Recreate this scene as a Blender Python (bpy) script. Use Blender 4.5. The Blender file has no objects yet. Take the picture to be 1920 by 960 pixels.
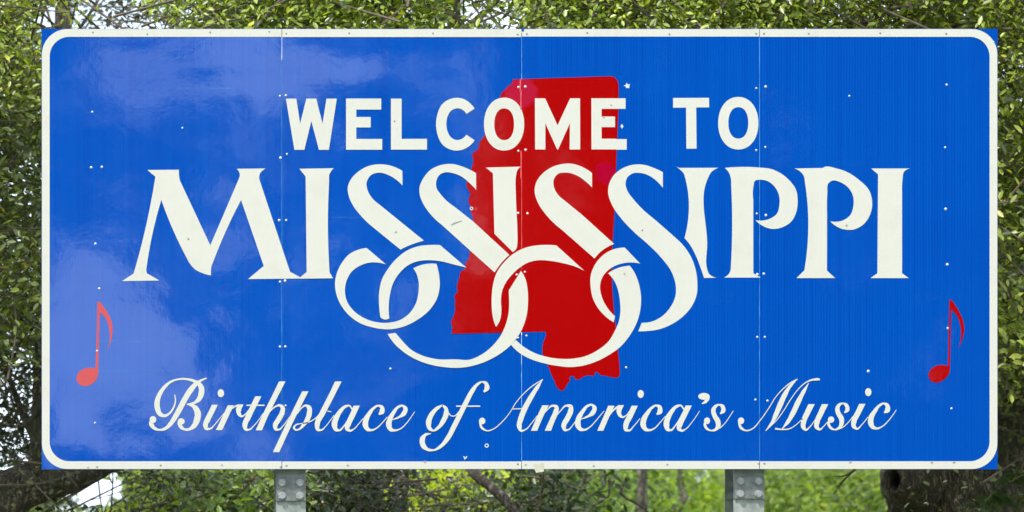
import bpy, bmesh, math, random
import numpy as np
from mathutils import Vector, Matrix, noise
from mathutils.geometry import tessellate_polygon

scene = bpy.context.scene
COL = scene.collection
random.seed(7)
RNG = np.random.default_rng(7)
R = math.radians

# ------------------------------------------------------------------ camera
S = 5.2032 / 1920.0              # metres per photo pixel on the sign face
DIST = 17.6                      # camera to sign
ZC = 3.48                        # height of the picture centre on the sign face
CAM = Vector(((250 - 960) * S, -DIST, 1.6))
cam_data = bpy.data.cameras.new("camera")
cam = bpy.data.objects.new("camera", cam_data)
COL.objects.link(cam)
cam.location = CAM
cam.rotation_euler = (R(90), 0, 0)
cam_data.sensor_fit = 'HORIZONTAL'
cam_data.sensor_width = 36
cam_data.lens = 36 * DIST / 5.2032
cam_data.shift_x = (0 - CAM.x) / 5.2032
cam_data.shift_y = (ZC - CAM.z) / 5.2032
cam_data.clip_start = 0.1
cam_data.clip_end = 3000
cam_data.dof.use_dof = True
cam_data.dof.focus_distance = DIST
cam_data.dof.aperture_fstop = 3.4
scene.camera = cam

# ------------------------------------------------------------------ world: thin bright cloud over blue
world = bpy.data.worlds.new("World")
scene.world = world
world.use_nodes = True
wn, wl = world.node_tree.nodes, world.node_tree.links
wn.clear()
SUN_EL, SUN_AZ = 58, 215         # azimuth: compass style, light comes from behind the camera, left
w_out = wn.new('ShaderNodeOutputWorld')
w_bg = wn.new('ShaderNodeBackground')
w_sky = wn.new('ShaderNodeTexSky')
w_sky.sky_type = 'NISHITA'
w_sky.sun_disc = False
w_sky.sun_elevation = R(SUN_EL)
w_sky.sun_rotation = R(SUN_AZ)
w_tc = wn.new('ShaderNodeTexCoord')
w_noise = wn.new('ShaderNodeTexNoise')
w_noise.inputs['Scale'].default_value = 2.6
w_noise.inputs['Detail'].default_value = 6
w_ramp = wn.new('ShaderNodeMapRange')
w_ramp.inputs['From Min'].default_value = 0.30
w_ramp.inputs['From Max'].default_value = 0.50
w_mix = wn.new('ShaderNodeMix')
w_mix.data_type = 'RGBA'
w_mix.inputs['B'].default_value = (11.4, 13.1, 15.1, 1)     # sunlit cloud
wl.new(w_tc.outputs['Generated'], w_noise.inputs['Vector'])
wl.new(w_noise.outputs['Fac'], w_ramp.inputs['Value'])
wl.new(w_ramp.outputs['Result'], w_mix.inputs['Factor'])
wl.new(w_sky.outputs['Color'], w_mix.inputs['A'])
wl.new(w_mix.outputs['Result'], w_bg.inputs['Color'])
w_bg.inputs['Strength'].default_value = 0.10
wl.new(w_bg.outputs['Background'], w_out.inputs['Surface'])

# ------------------------------------------------------------------ sun (veiled by thin cloud)
sun_d = bpy.data.lights.new("sun", 'SUN')
sun_d.energy = 3.4
sun_d.angle = R(4)
sun_d.color = (1.0, 0.96, 0.88)
sun = bpy.data.objects.new("sun", sun_d)
COL.objects.link(sun)
az = R(SUN_AZ)
sun_dir = Vector((math.sin(az) * math.cos(R(SUN_EL)), math.cos(az) * math.cos(R(SUN_EL)), math.sin(R(SUN_EL))))
sun.rotation_euler = sun_dir.to_track_quat('Z', 'Y').to_euler()
sun.location = (0, -10, 30)

scene.view_settings.view_transform = 'Standard'
scene.view_settings.look = 'None'
scene.view_settings.exposure = 0.55
scene.view_settings.gamma = 1.0
scene.cycles.denoising_input_passes = 'RGB'
scene.cycles.max_bounces = 8
scene.cycles.transparent_max_bounces = 8


# ------------------------------------------------------------------ helpers
def P(px, py, y=0.0):
    """photo pixel -> point on the sign plane, moved to depth y"""
    return Vector(((px - 960) * S, y, ZC + (480 - py) * S))


def at(px, py, d):
    """photo pixel -> world point d metres behind the sign face"""
    return CAM + (P(px, py) - CAM) * ((DIST + d) / DIST)


def project(pts):
    k = DIST / (pts[:, 1] + DIST)
    X = CAM.x + (pts[:, 0] - CAM.x) * k
    Z = CAM.z + (pts[:, 2] - CAM.z) * k
    return X / S + 960, 480 - (Z - ZC) / S


def tag(o, label=None, cat=None, group=None, kind=None):
    if label: o['label'] = label
    if cat: o['category'] = cat
    if group: o['group'] = group
    if kind: o['kind'] = kind
    return o


def empty(name, loc):
    o = bpy.data.objects.new(name, None)
    o.empty_display_size = 0.2
    COL.objects.link(o)
    o.location = loc
    return o


def link(name, me, mat=None, parent=None):
    o = bpy.data.objects.new(name, me)
    COL.objects.link(o)
    if mat is not None and not me.materials:
        me.materials.append(mat)
    if parent is not None:
        o.parent = parent
        # meshes are written in world space: undo the parents' offset
        off = Vector((0, 0, 0))
        p = parent
        while p is not None:
            off += p.location
            p = p.parent
        o.location = -off
    return o


def mesh(name, verts, faces, smooth=False):
    me = bpy.data.meshes.new(name)
    me.from_pydata([tuple(v) for v in verts], [], faces)
    if smooth:
        me.polygons.foreach_set('use_smooth', [True] * len(me.polygons))
    me.update()
    return me


def box_vf(x0, x1, y0, y1, z0, z1, verts, faces):
    b = len(verts)
    verts += [(x0, y0, z0), (x1, y0, z0), (x1, y1, z0), (x0, y1, z0),
              (x0, y0, z1), (x1, y0, z1), (x1, y1, z1), (x0, y1, z1)]
    faces += [tuple(b + i for i in f) for f in
              ((0, 3, 2, 1), (4, 5, 6, 7), (0, 1, 5, 4), (1, 2, 6, 5), (2, 3, 7, 6), (3, 0, 4, 7))]


# ------------------------------------------------------------------ materials
def new_mat(name):
    m = bpy.data.materials.new(name)
    m.use_nodes = True
    nt = m.node_tree
    return m, nt.nodes, nt.links, nt.nodes['Principled BSDF']


def setv(n, **kw):
    for k, v in kw.items():
        n.inputs[k.replace('_', ' ')].default_value = v


def sign_surface(name, base, vary, rough=0.06, ior=1.67, streak=0.06, dirt=0.0, stripes=True, fades=()):
    """reflective sheeting on thin aluminium: faint ribs, weather streaks and shallow waves in the sheet"""
    m, N, L, b = new_mat(name)
    geo = N.new('ShaderNodeNewGeometry')
    # vertical streaks
    mp = N.new('ShaderNodeMapping')
    mp.inputs['Scale'].default_value = (58, 1, 0.35)
    L.new(geo.outputs['Position'], mp.inputs['Vector'])
    st = N.new('ShaderNodeTexNoise')
    setv(st, Scale=1.0, Detail=3.0, Roughness=0.6)
    L.new(mp.outputs['Vector'], st.inputs['Vector'])
    # fine ribs of the sheeting
    wv = N.new('ShaderNodeTexWave')
    wv.wave_type = 'BANDS'; wv.bands_direction = 'X'
    setv(wv, Scale=21.8, Distortion=0.25, Detail=1.0)
    L.new(geo.outputs['Position'], wv.inputs['Vector'])
    # broad blotches of fading
    bl = N.new('ShaderNodeTexNoise')
    setv(bl, Scale=1.3, Detail=4.0, Roughness=0.55)
    L.new(geo.outputs['Position'], bl.inputs['Vector'])
    add = N.new('ShaderNodeMath'); add.operation = 'MULTIPLY_ADD'
    add.inputs[1].default_value = 0.40 if stripes else 0.0
    L.new(wv.outputs['Fac'], add.inputs[0]); L.new(st.outputs['Fac'], add.inputs[2])
    add2 = N.new('ShaderNodeMath'); add2.operation = 'MULTIPLY_ADD'; add2.inputs[1].default_value = 0.6
    L.new(bl.outputs['Fac'], add2.inputs[0]); L.new(add.outputs[0], add2.inputs[2])
    mr = N.new('ShaderNodeMapRange')
    setv(mr, From_Min=0.55, From_Max=1.40)
    L.new(add2.outputs[0], mr.inputs['Value'])
    mix = N.new('ShaderNodeMix'); mix.data_type = 'RGBA'
    mix.inputs['A'].default_value = (*base, 1); mix.inputs['B'].default_value = (*vary, 1)
    L.new(mr.outputs['Result'], mix.inputs['Factor'])
    col = mix.outputs['Result']
    if dirt:
        dn = N.new('ShaderNodeTexNoise'); setv(dn, Scale=9.0, Detail=8.0, Roughness=0.7)
        L.new(geo.outputs['Position'], dn.inputs['Vector'])
        dr = N.new('ShaderNodeMapRange'); setv(dr, From_Min=0.52, From_Max=0.80, To_Max=dirt)
        L.new(dn.outputs['Fac'], dr.inputs['Value'])
        dm = N.new('ShaderNodeMix'); dm.data_type = 'RGBA'
        dm.inputs['B'].default_value = (0.32, 0.31, 0.24, 1)
        L.new(col, dm.inputs['A']); L.new(dr.outputs['Result'], dm.inputs['Factor'])
        col = dm.outputs['Result']
    for (fx, fy, fr_, fc) in fades:
        vd = N.new('ShaderNodeVectorMath'); vd.operation = 'DISTANCE'
        vd.inputs[1].default_value = P(fx, fy)
        L.new(geo.outputs['Position'], vd.inputs[0])
        fn = N.new('ShaderNodeTexNoise'); setv(fn, Scale=24.0, Detail=5.0)
        L.new(geo.outputs['Position'], fn.inputs['Vector'])
        ma = N.new('ShaderNodeMath'); ma.operation = 'MULTIPLY_ADD'; ma.inputs[1].default_value = fr_ * 1.1
        L.new(fn.outputs['Fac'], ma.inputs[0]); L.new(vd.outputs['Value'], ma.inputs[2])
        fm = N.new('ShaderNodeMapRange'); setv(fm, From_Min=fr_ * 1.25, From_Max=fr_ * 1.6, To_Min=0.9, To_Max=0.0)
        L.new(ma.outputs[0], fm.inputs['Value'])
        fx_ = N.new('ShaderNodeMix'); fx_.data_type = 'RGBA'; fx_.inputs['B'].default_value = (*fc, 1)
        L.new(col, fx_.inputs['A']); L.new(fm.outputs['Result'], fx_.inputs['Factor'])
        col = fx_.outputs['Result']
    L.new(col, b.inputs['Base Color'])
    setv(b, Roughness=rough, IOR=ior)
    # the sheet is not flat: long shallow waves plus small dents
    w1 = N.new('ShaderNodeTexNoise'); w1.noise_dimensions = '4D'; setv(w1, Scale=1.0, Detail=2.0, Roughness=0.45)
    oi = N.new('ShaderNodeObjectInfo'); om = N.new('ShaderNodeMath'); om.operation = 'MULTIPLY'; om.inputs[1].default_value = 9.0
    L.new(oi.outputs['Random'], om.inputs[0]); L.new(om.outputs[0], w1.inputs['W'])
    mp2 = N.new('ShaderNodeMapping'); mp2.inputs['Scale'].default_value = (1.2, 1, 1.9)
    L.new(geo.outputs['Position'], mp2.inputs['Vector']); L.new(mp2.outputs['Vector'], w1.inputs['Vector'])
    w2 = N.new('ShaderNodeTexNoise'); setv(w2, Scale=9.0, Detail=3.0)
    L.new(geo.outputs['Position'], w2.inputs['Vector'])
    h = N.new('ShaderNodeMath'); h.operation = 'MULTIPLY_ADD'; h.inputs[1].default_value = 0.0042
    hs = N.new('ShaderNodeMath'); hs.operation = 'MULTIPLY'; hs.inputs[1].default_value = 0.00035
    L.new(w2.outputs['Fac'], hs.inputs[0])
    L.new(w1.outputs['Fac'], h.inputs[0]); L.new(hs.outputs[0], h.inputs[2])
    hh = h.outputs[0]
    for (dx_, dy_, dr_, da_) in ((120, 850, 0.30, 0.0022), (330, 640, 0.30, 0.0012), (690, 130, 0.35, 0.0012)):
        dd = N.new('ShaderNodeVectorMath'); dd.operation = 'DISTANCE'; dd.inputs[1].default_value = P(dx_, dy_)
        L.new(geo.outputs['Position'], dd.inputs[0])
        dm_ = N.new('ShaderNodeMapRange'); dm_.interpolation_type = 'SMOOTHERSTEP'
        setv(dm_, From_Min=0.0, From_Max=dr_, To_Min=da_, To_Max=0.0)
        L.new(dd.outputs['Value'], dm_.inputs['Value'])
        ds = N.new('ShaderNodeMath'); ds.operation = 'ADD'
        L.new(hh, ds.inputs[0]); L.new(dm_.outputs['Result'], ds.inputs[1]); hh = ds.outputs[0]
    bp = N.new('ShaderNodeBump'); setv(bp, Strength=1.0, Distance=1.0)
    L.new(hh, bp.inputs['Height'])
    L.new(bp.outputs['Normal'], b.inputs['Normal'])
    return m


M_BLUE = sign_surface('blue_sheeting', (0.0006, 0.048, 0.33), (0.0012, 0.080, 0.42))
M_RED = sign_surface('red_sheeting', (0.325, 0.001, 0.0015), (0.38, 0.002, 0.0025), fades=((975, 170, 0.10, (0.40, 0.008, 0.035)), (1136, 325, 0.06, (0.36, 0.001, 0.025)), (893, 392, 0.010, (0.45, 0.03, 0.03))))
M_RED_GLARE = sign_surface('glare_red_sheeting', (0.43, 0.012, 0.008), (0.50, 0.020, 0.014))  # lighter red for the left note: sky glare put into the film colour
M_WHITE = sign_surface('white_sheeting', (0.575, 0.56, 0.50), (0.61, 0.59, 0.53), rough=0.3, ior=1.5, dirt=0.22, stripes=False)


def simple(name, colr, rough=0.5, metal=0.0, nscale=0.0, namt=0.3, bump=0.0, ior=1.5):
    m, N, L, b = new_mat(name)
    setv(b, Base_Color=(*colr, 1), Roughness=rough, Metallic=metal, IOR=ior)
    if nscale:
        geo = N.new('ShaderNodeNewGeometry')
        n = N.new('ShaderNodeTexNoise'); setv(n, Scale=nscale, Detail=6.0, Roughness=0.65)
        L.new(geo.outputs['Position'], n.inputs['Vector'])
        mr = N.new('ShaderNodeMapRange'); setv(mr, From_Min=0.3, From_Max=0.7, To_Min=1 - namt, To_Max=1 + namt)
        L.new(n.outputs['Fac'], mr.inputs['Value'])
        vm = N.new('ShaderNodeVectorMath'); vm.operation = 'SCALE'
        vm.inputs[0].default_value = colr
        L.new(mr.outputs['Result'], vm.inputs['Scale'])
        L.new(vm.outputs['Vector'], b.inputs['Base Color'])
        if bump:
            bp = N.new('ShaderNodeBump'); setv(bp, Strength=0.6, Distance=bump)
            L.new(n.outputs['Fac'], bp.inputs['Height']); L.new(bp.outputs['Normal'], b.inputs['Normal'])
    return m


M_STEEL = simple('galvanised_steel', (0.30, 0.32, 0.30), 0.55, 0.25, 15, 0.42, 0.001)
M_STEEL2 = simple('weathered_plate', (0.20, 0.21, 0.21), 0.5, 0.35, 24, 0.45, 0.001)
M_BOLT = simple('bolt_steel', (0.42, 0.43, 0.43), 0.4, 0.5, 60, 0.2)
M_RIVET = simple('rivet_aluminium', (0.50, 0.56, 0.60), 0.35, 0.0, 90, 0.3)
M_RIVETD = simple('rivet_dull', (0.30, 0.29, 0.25), 0.5, 0.2, 0)
M_ALU = simple('aluminium_edge', (0.55, 0.62, 0.70), 0.4, 0.0, 12, 0.2)
M_SEAM = simple('scuffed_blue_edge', (0.06, 0.27, 0.58), 0.4, 0.0, 12, 0.3)
M_PEEL = simple('peeling_red_film', (0.60, 0.09, 0.09), 0.5, 0.0, 30, 0.3)
M_TAPE = simple('torn_white_tape', (0.50, 0.47, 0.38), 0.6, 0.0, 40, 0.15)
M_DARK = simple('hole_dark', (0.02, 0.02, 0.022), 0.8)


def bark_mat(name, c1, c2, scale=9.0, depth=0.03, moss=0.0):
    m, N, L, b = new_mat(name)
    geo = N.new('ShaderNodeNewGeometry')
    mp = N.new('ShaderNodeMapping'); mp.inputs['Scale'].default_value = (1.6, 1.6, 0.45)
    L.new(geo.outputs['Position'], mp.inputs['Vector'])
    v = N.new('ShaderNodeTexVoronoi'); v.feature = 'DISTANCE_TO_EDGE'
    setv(v, Scale=scale)
    n = N.new('ShaderNodeTexNoise'); setv(n, Scale=scale * 1.4, Detail=8.0, Roughness=0.7, Distortion=0.6)
    L.new(mp.outputs['Vector'], n.inputs['Vector'])
    mixv = N.new('ShaderNodeMix'); mixv.data_type = 'VECTOR'; mixv.inputs['Factor'].default_value = 0.25
    L.new(mp.outputs['Vector'], mixv.inputs['A']); L.new(n.outputs['Color'], mixv.inputs['B'])
    L.new(mixv.outputs['Result'], v.inputs['Vector'])
    cr = N.new('ShaderNodeMapRange'); setv(cr, From_Min=0.0, From_Max=0.25)
    L.new(v.outputs['Distance'], cr.inputs['Value'])
    mul = N.new('ShaderNodeMath'); mul.operation = 'MULTIPLY'
    L.new(cr.outputs['Result'], mul.inputs[0]); L.new(n.outputs['Fac'], mul.inputs[1])
    mx = N.new('ShaderNodeMix'); mx.data_type = 'RGBA'
    mx.inputs['A'].default_value = (*c1, 1); mx.inputs['B'].default_value = (*c2, 1)
    mr = N.new('ShaderNodeMapRange'); setv(mr, From_Min=0.1, From_Max=0.65)
    L.new(mul.outputs[0], mr.inputs['Value']); L.new(mr.outputs['Result'], mx.inputs['Factor'])
    col = mx.outputs['Result']
    if moss:
        mn = N.new('ShaderNodeTexNoise'); setv(mn, Scale=3.5, Detail=7.0, Roughness=0.7)
        L.new(geo.outputs['Position'], mn.inputs['Vector'])
        mm = N.new('ShaderNodeMapRange'); setv(mm, From_Min=0.5, From_Max=0.62, To_Max=moss)
        L.new(mn.outputs['Fac'], mm.inputs['Value'])
        mg = N.new('ShaderNodeMix'); mg.data_type = 'RGBA'; mg.inputs['B'].default_value = (0.09, 0.105, 0.04, 1)
        L.new(col, mg.inputs['A']); L.new(mm.outputs['Result'], mg.inputs['Factor'])
        col = mg.outputs['Result']
    L.new(col, b.inputs['Base Color'])
    setv(b, Roughness=0.9)
    bp = N.new('ShaderNodeBump'); setv(bp, Strength=0.9, Distance=depth)
    L.new(mul.outputs[0], bp.inputs['Height']); L.new(bp.outputs['Normal'], b.inputs['Normal'])
    return m


M_BARK = bark_mat('oak_bark', (0.045, 0.036, 0.026), (0.42, 0.33, 0.225), 18.0, 0.03, 0.5)
M_BARK2 = bark_mat('pine_bark', (0.07, 0.058, 0.045), (0.36, 0.30, 0.24), 10.0, 0.03, 0.0)
M_TWIG = simple('twig_bark', (0.13, 0.10, 0.07), 0.9, 0, 30, 0.3)


def leaf_mat(name, transl=0.3, rough=0.38, ior=1.5):
    m, N, L, b = new_mat(name)
    a = N.new('ShaderNodeAttribute'); a.attribute_name = 'leaf_colour'
    L.new(a.outputs['Color'], b.inputs['Base Color'])
    setv(b, Roughness=rough, IOR=ior)
    t = N.new('ShaderNodeBsdfTranslucent')
    hsv = N.new('ShaderNodeVectorMath'); hsv.operation = 'MULTIPLY'
    hsv.inputs[1].default_value = (1.5, 1.6, 0.6)
    L.new(a.outputs['Color'], hsv.inputs[0]); L.new(hsv.outputs['Vector'], t.inputs['Color'])
    mx = N.new('ShaderNodeMixShader'); mx.inputs['Fac'].default_value = transl
    L.new(b.outputs['BSDF'], mx.inputs[1]); L.new(t.outputs['BSDF'], mx.inputs[2])
    L.new(mx.outputs['Shader'], N['Material Output'].inputs['Surface'])
    return m


M_LEAF = leaf_mat('oak_leaf', 0.32, 0.36, 1.62)
M_LEAF2 = leaf_mat('soft_leaf', 0.45, 0.5)
M_NEEDLE = leaf_mat('dark_wood_leaf', 0.02, 0.95, 1.15)  # matte and near black so the added woods reflect dark in the sign

# ------------------------------------------------------------------ ground
gm, N, L, b = new_mat('meadow_ground')
geo = N.new('ShaderNodeNewGeometry')
n = N.new('ShaderNodeTexNoise'); setv(n, Scale=1.5, Detail=8.0, Roughness=0.7)
L.new(geo.outputs['Position'], n.inputs['Vector'])
mx = N.new('ShaderNodeMix'); mx.data_type = 'RGBA'
mx.inputs['A'].default_value = (0.05, 0.075, 0.02, 1); mx.inputs['B'].default_value = (0.12, 0.13, 0.05, 1)
L.new(n.outputs['Fac'], mx.inputs['Factor']); L.new(mx.outputs['Result'], b.inputs['Base Color'])
setv(b, Roughness=0.95)
g = link('ground', mesh('ground', [(-900, -900, 0), (900, -900, 0), (900, 900, 0), (-900, 900, 0)], [(0, 1, 2, 3)]), gm)
tag(g, kind='structure')

# ------------------------------------------------------------------ welcome sign
sign = empty('welcome_sign', P(960, 480) - Vector((0, 0, P(960, 480).z)))
tag(sign, 'wide blue welcome sign with white lettering and red map on two steel posts', 'sign')

X0, X1, Y0, Y1 = 78, 1870.5, 54, 880
SEAMS = [528.5, 978, 1424]
edges = [X0] + SEAMS + [X1]
T_PANEL = 0.005


def sheet(name, polys, mat, parent, lift, thick=0.0006):
    """flat cut sheeting: list of (outer, holes...) loops in photo pixels, lying lift metres proud of the panel"""
    verts, faces = [], []
    for k, loops in enumerate(polys):
        y = -lift - 0.00012 * (k % 7)
        base = len(verts)
        flat = [p for l in loops for p in l]
        tri = tessellate_polygon([[Vector((p[0], -p[1], 0)) for p in l] for l in loops])
        verts += [P(p[0], p[1], y) for p in flat]
        for t in tri:
            a, b_, c = (flat[i] for i in t)
            ar = (b_[0] - a[0]) * (c[1] - a[1]) - (b_[1] - a[1]) * (c[0] - a[0])
            if abs(ar) < 1e-9:
                continue
            t = t if ar < 0 else t[::-1]      # pixel y runs down: face the camera
            faces.append(tuple(base + i for i in t))
        # cut edge
        b2 = len(verts)
        verts += [P(p[0], p[1], y + thick) for p in flat]
        o = 0
        for l in loops:
            n_ = len(l)
            for i in range(n_):
                j = (i + 1) % n_
                faces.append((base + o + i, base + o + j, b2 + o + j, b2 + o + i))
            o += n_
    return link(name, mesh(name, verts, faces), mat, parent)


def spline(points, closed=True, step=3.0):
    """Catmull-Rom through (x, y, corner) points, broken at corners"""
    n_ = len(points)
    out = []
    for i in range(n_ if closed else n_ - 1):
        p1, p2 = points[i], points[(i + 1) % n_]
        p0 = points[(i - 1) % n_] if (closed or i > 0) else p1
        p3 = points[(i + 2) % n_] if (closed or i + 2 < n_) else p2
        a = np.array(p1[:2], float); b_ = np.array(p2[:2], float)
        d = np.linalg.norm(b_ - a) + 1e-9
        pa = np.array(p0[:2], float); pb = np.array(p3[:2], float)

        def tang(q0, q1, q2):
            d0 = np.linalg.norm(q1 - q0) + 1e-9; d1 = np.linalg.norm(q2 - q1) + 1e-9
            v = ((q1 - q0) / d0 * d1 + (q2 - q1) / d1 * d0) / (d0 + d1)
            return v
        m1 = (b_ - a) / d if (p1[2] or d < 1e-6) else tang(pa, a, b_)
        m2 = (b_ - a) / d if p2[2] else tang(a, b_, pb)
        if p1[2] and not p2[2]:
            m1 = 2 * (b_ - a) / d - m2; m1 = m1 / (np.linalg.norm(m1) + 1e-9)
        if p2[2] and not p1[2]:
            m2 = 2 * (b_ - a) / d - m1; m2 = m2 / (np.linalg.norm(m2) + 1e-9)
        k = 1 if (p1[2] and p2[2]) else max(2, int(d / step))
        for j in range(k):
            t = j / k
            h00 = 2 * t**3 - 3 * t**2 + 1; h10 = t**3 - 2 * t**2 + t
            h01 = -2 * t**3 + 3 * t**2; h11 = t**3 - t**2
            q = h00 * a + h10 * d * m1 + h01 * b_ + h11 * d * m2
            out.append((q[0], q[1]))
    if not closed:
        out.append(tuple(points[-1][:2]))
    return out


def path(txt, step=3.0):
    pts = []
    for tok in txt.split():
        c = tok.endswith('*')
        x, y = tok.rstrip('*').split(',')
        pts.append((float(x), float(y), c))
    return spline(pts, True, step)


def poly(txt):
    return [tuple(float(v) for v in tok.split(',')) for tok in txt.split()]


def oval(cx, cy, rx, ry, e=2.0, n_=48):
    out = []
    for i in range(n_):
        t = 2 * math.pi * i / n_
        c, s = math.cos(t), math.sin(t)
        out.append((cx + rx * math.copysign(abs(c) ** (2 / e), c), cy + ry * math.copysign(abs(s) ** (2 / e), s)))
    return out


# panels: one aluminium sheet each, 2.5 mm apart
panels = []
for i in range(4):
    a, b_ = edges[i] + (0.5 if i else 0), edges[i + 1] - (0.5 if i < 3 else 0)
    v, f = [], []
    p, q = P(a, Y1), P(b_, Y0)
    dy = (0.0, 0.0006, -0.0004, 0.0002)[i]
    box_vf(p.x, q.x, dy, dy + T_PANEL, p.z, q.z, v, f)
    panels.append(link('panel', mesh('panel', v, f), M_BLUE, sign))
# pale joints where the sheets meet, rails behind the panels
def seam(xs, ya, yb, w, mat, lift):
    pts = []
    n_ = max(2, int((yb - ya) / 12))
    for i in range(n_ + 1):
        y_ = ya + (yb - ya) * i / n_
        pts.append((xs + random.uniform(-.25, .25), y_, w * random.uniform(0.5, 1.2)))
    loop = [(x + w_ / 2, y_) for x, y_, w_ in pts] + [(x - w_ / 2, y_) for x, y_, w_ in pts[::-1]]
    sheet('seam', [[loop[::-1]]], mat, sign, lift)


for py in (120, 345, 590, 815):
    v, f = [], []
    p, q = P(X0 + 6, py + 14), P(X1 - 6, py - 14)
    box_vf(p.x, q.x, 0.012, 0.062, p.z, q.z, v, f)
    link('rail', mesh('rail', v, f), M_STEEL, sign)

# border: white band, round corners, cut at the panel seams
BW, RO, RI = 14.5, 48.0, 37.0


def arc(cx, cy, r, a0, a1, n_=14):
    return [(cx + r * math.cos(R(a0 + (a1 - a0) * i / n_)), cy + r * math.sin(R(a0 + (a1 - a0) * i / n_))) for i in range(n_ + 1)]


E = 0.6
xl, xr, yt, yb = X0 + E, X1 - E, Y0 + E, Y1 - E


def border_c(seam, left):
    x_ = xl if left else xr
    s = 1 if left else -1
    o, i_ = [], []
    xi = x_ + s * BW
    if left:
        o = [(seam, yt)] + arc(x_ + RO, yt + RO, RO, 270, 180) + arc(x_ + RO, yb - RO, RO, 180, 90) + [(seam, yb)]
        i_ = [(seam, yb - BW)] + arc(xi + RI, yb - BW - RI, RI, 90, 180) + arc(xi + RI, yt + BW + RI, RI, 180, 270) + [(seam, yt + BW)]
    else:
        o = [(seam, yb)] + arc(x_ - RO, yb - RO, RO, 90, 0) + arc(x_ - RO, yt + RO, RO, 0, -90) + [(seam, yt)]
        i_ = [(seam, yt + BW)] + arc(xi - RI, yt + BW + RI, RI, -90, 0) + arc(xi - RI, yb - BW - RI, RI, 0, 90) + [(seam, yb - BW)]
    return o + i_


LB = 0.0012
sheet('border', [[border_c(SEAMS[0] - 0.6, True)]], M_WHITE, sign, LB)
sheet('border', [[border_c(SEAMS[2] + 0.6, False)]], M_WHITE, sign, LB)
for i in (0, 1):
    a, b_ = SEAMS[i] + 0.6, SEAMS[i + 1] - 0.6
    dy = (0.4, -0.5)[i]
    sheet('border', [[[(a, yt), (b_, yt), (b_, yt + BW + dy), (a, yt + BW + dy)]]], M_WHITE, sign, LB)
    sheet('border', [[[(a, yb - BW + dy), (b_, yb - BW + dy), (b_, yb), (a, yb)]]], M_WHITE, sign, LB)

# red map of the state
STATE = """960.6,148.8* 1146,143* 1151,144.6 1159.4,156* 1160,182 1158.5,230 1156.5,280 1155,317 1152.5,390 1149.5,440 1147,511 1149,556
1152,592 1155,620 1158.5,657 1161.3,687 1161,704 1157.5,707.8 1151,707.8 1135,704.4 1126,703.3 1119.2,697.3 1114.5,698.6 1115.5,703.4 1102,703.7
1094,706 1086.7,710.6 1079,711.6 1076,706 1071,705.2 1067,709 1069.5,713.2 1066,717 1062.5,722 1058,730 1053.8,732.8 1048.8,730.6 1042.5,722.5 1039,713
1034,703 1028.3,688.3 1023,680 1019,669 1016.8,657 1017.5,647 1020.5,637 1023.2,630 1023.7,622*
846.7,625.8* 848,615 845.8,601 850,595 852,586 854,578 852.3,573 854,566 852,558 854,551 858,546.5 855.8,537 859,531 858,526 862,521 861.5,515 864,509 869,506 874,502
872,497 873.5,492 877,488 880,480 880.5,470 886,440 887.5,415 885,402 882.5,395 882,387 878,377 879.5,371 882,365 877,354 874.2,347 876,340 880,329 883.3,319 886,308 887.8,303 885.6,289 890,284 896,280
898,274 899,265.5 902,263 905.4,259 909.6,250 915,235 919,222 925,207 931,193 936.7,183 940,175 945,169.6 953,161.5 961,156*"""
sheet('state_map', [[path(STATE, 4)]], M_RED, sign, 0.0009)

NOTE_A = "182.5,565.8* 187.5,566.2* 198.7,581.7 208.6,601.5 211,618 208.6,637 200.7,656.9* 205.7,637 205,619 198.7,598 186.9,585.6* 186.2,610* 184,690* 183.9,702.4 177,716 163,723.8 149.3,721 143.3,710.3 148.3,697.4 163,690 179,690.8* 181.9,609.4*"
NOTE_B = "1780,561* 1784.6,563.2* 1796.8,581.7 1805.7,601.5 1807.8,616 1804.7,635 1797.2,652.5* 1801.7,631 1801,613.3 1794.8,593.5 1783.3,579.7* 1782.5,620* 1781,688* 1779.3,700.4 1769,712.3 1753.2,717.2 1743.5,712 1741,701.4 1747.3,690.5 1763.1,684.2 1777,686.6* 1779.2,609.4*"
o = sheet('music_note', [[path(NOTE_A, 3)]], M_RED_GLARE, sign, 0.0010)
o['label'] = 'coral red eighth note with painted-in sky glare near the left border'
o = sheet('music_note', [[path(NOTE_B, 3)]], M_RED, sign, 0.0010)
o['label'] = 'red eighth note near the right border'

LL = 0.0013
for xs, ya, yb, w, m_, lf in ((528.5, 69, 112, 1.5, M_ALU, .0006), (528.5, 112, 865, 0.7, M_SEAM, .0006), (978, 69, 148, 0.9, M_SEAM, .0006), (978, 628, 865, 1.0, M_SEAM, .0006),
                              (975.5, 149, 172, 3.2, M_PEEL, .0013), (976.5, 170, 205, 2.4, M_PEEL, .0013), (977, 283, 335, 2.0, M_PEEL, .0013), (978, 335, 505, 1.0, M_PEEL, .0013),
                              (1424, 69, 300, 1.1, M_SEAM, .0006), (1424, 300, 865, 0.9, M_SEAM, .0006)):
    seam(xs, ya, yb, w, m_, lf)

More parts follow.
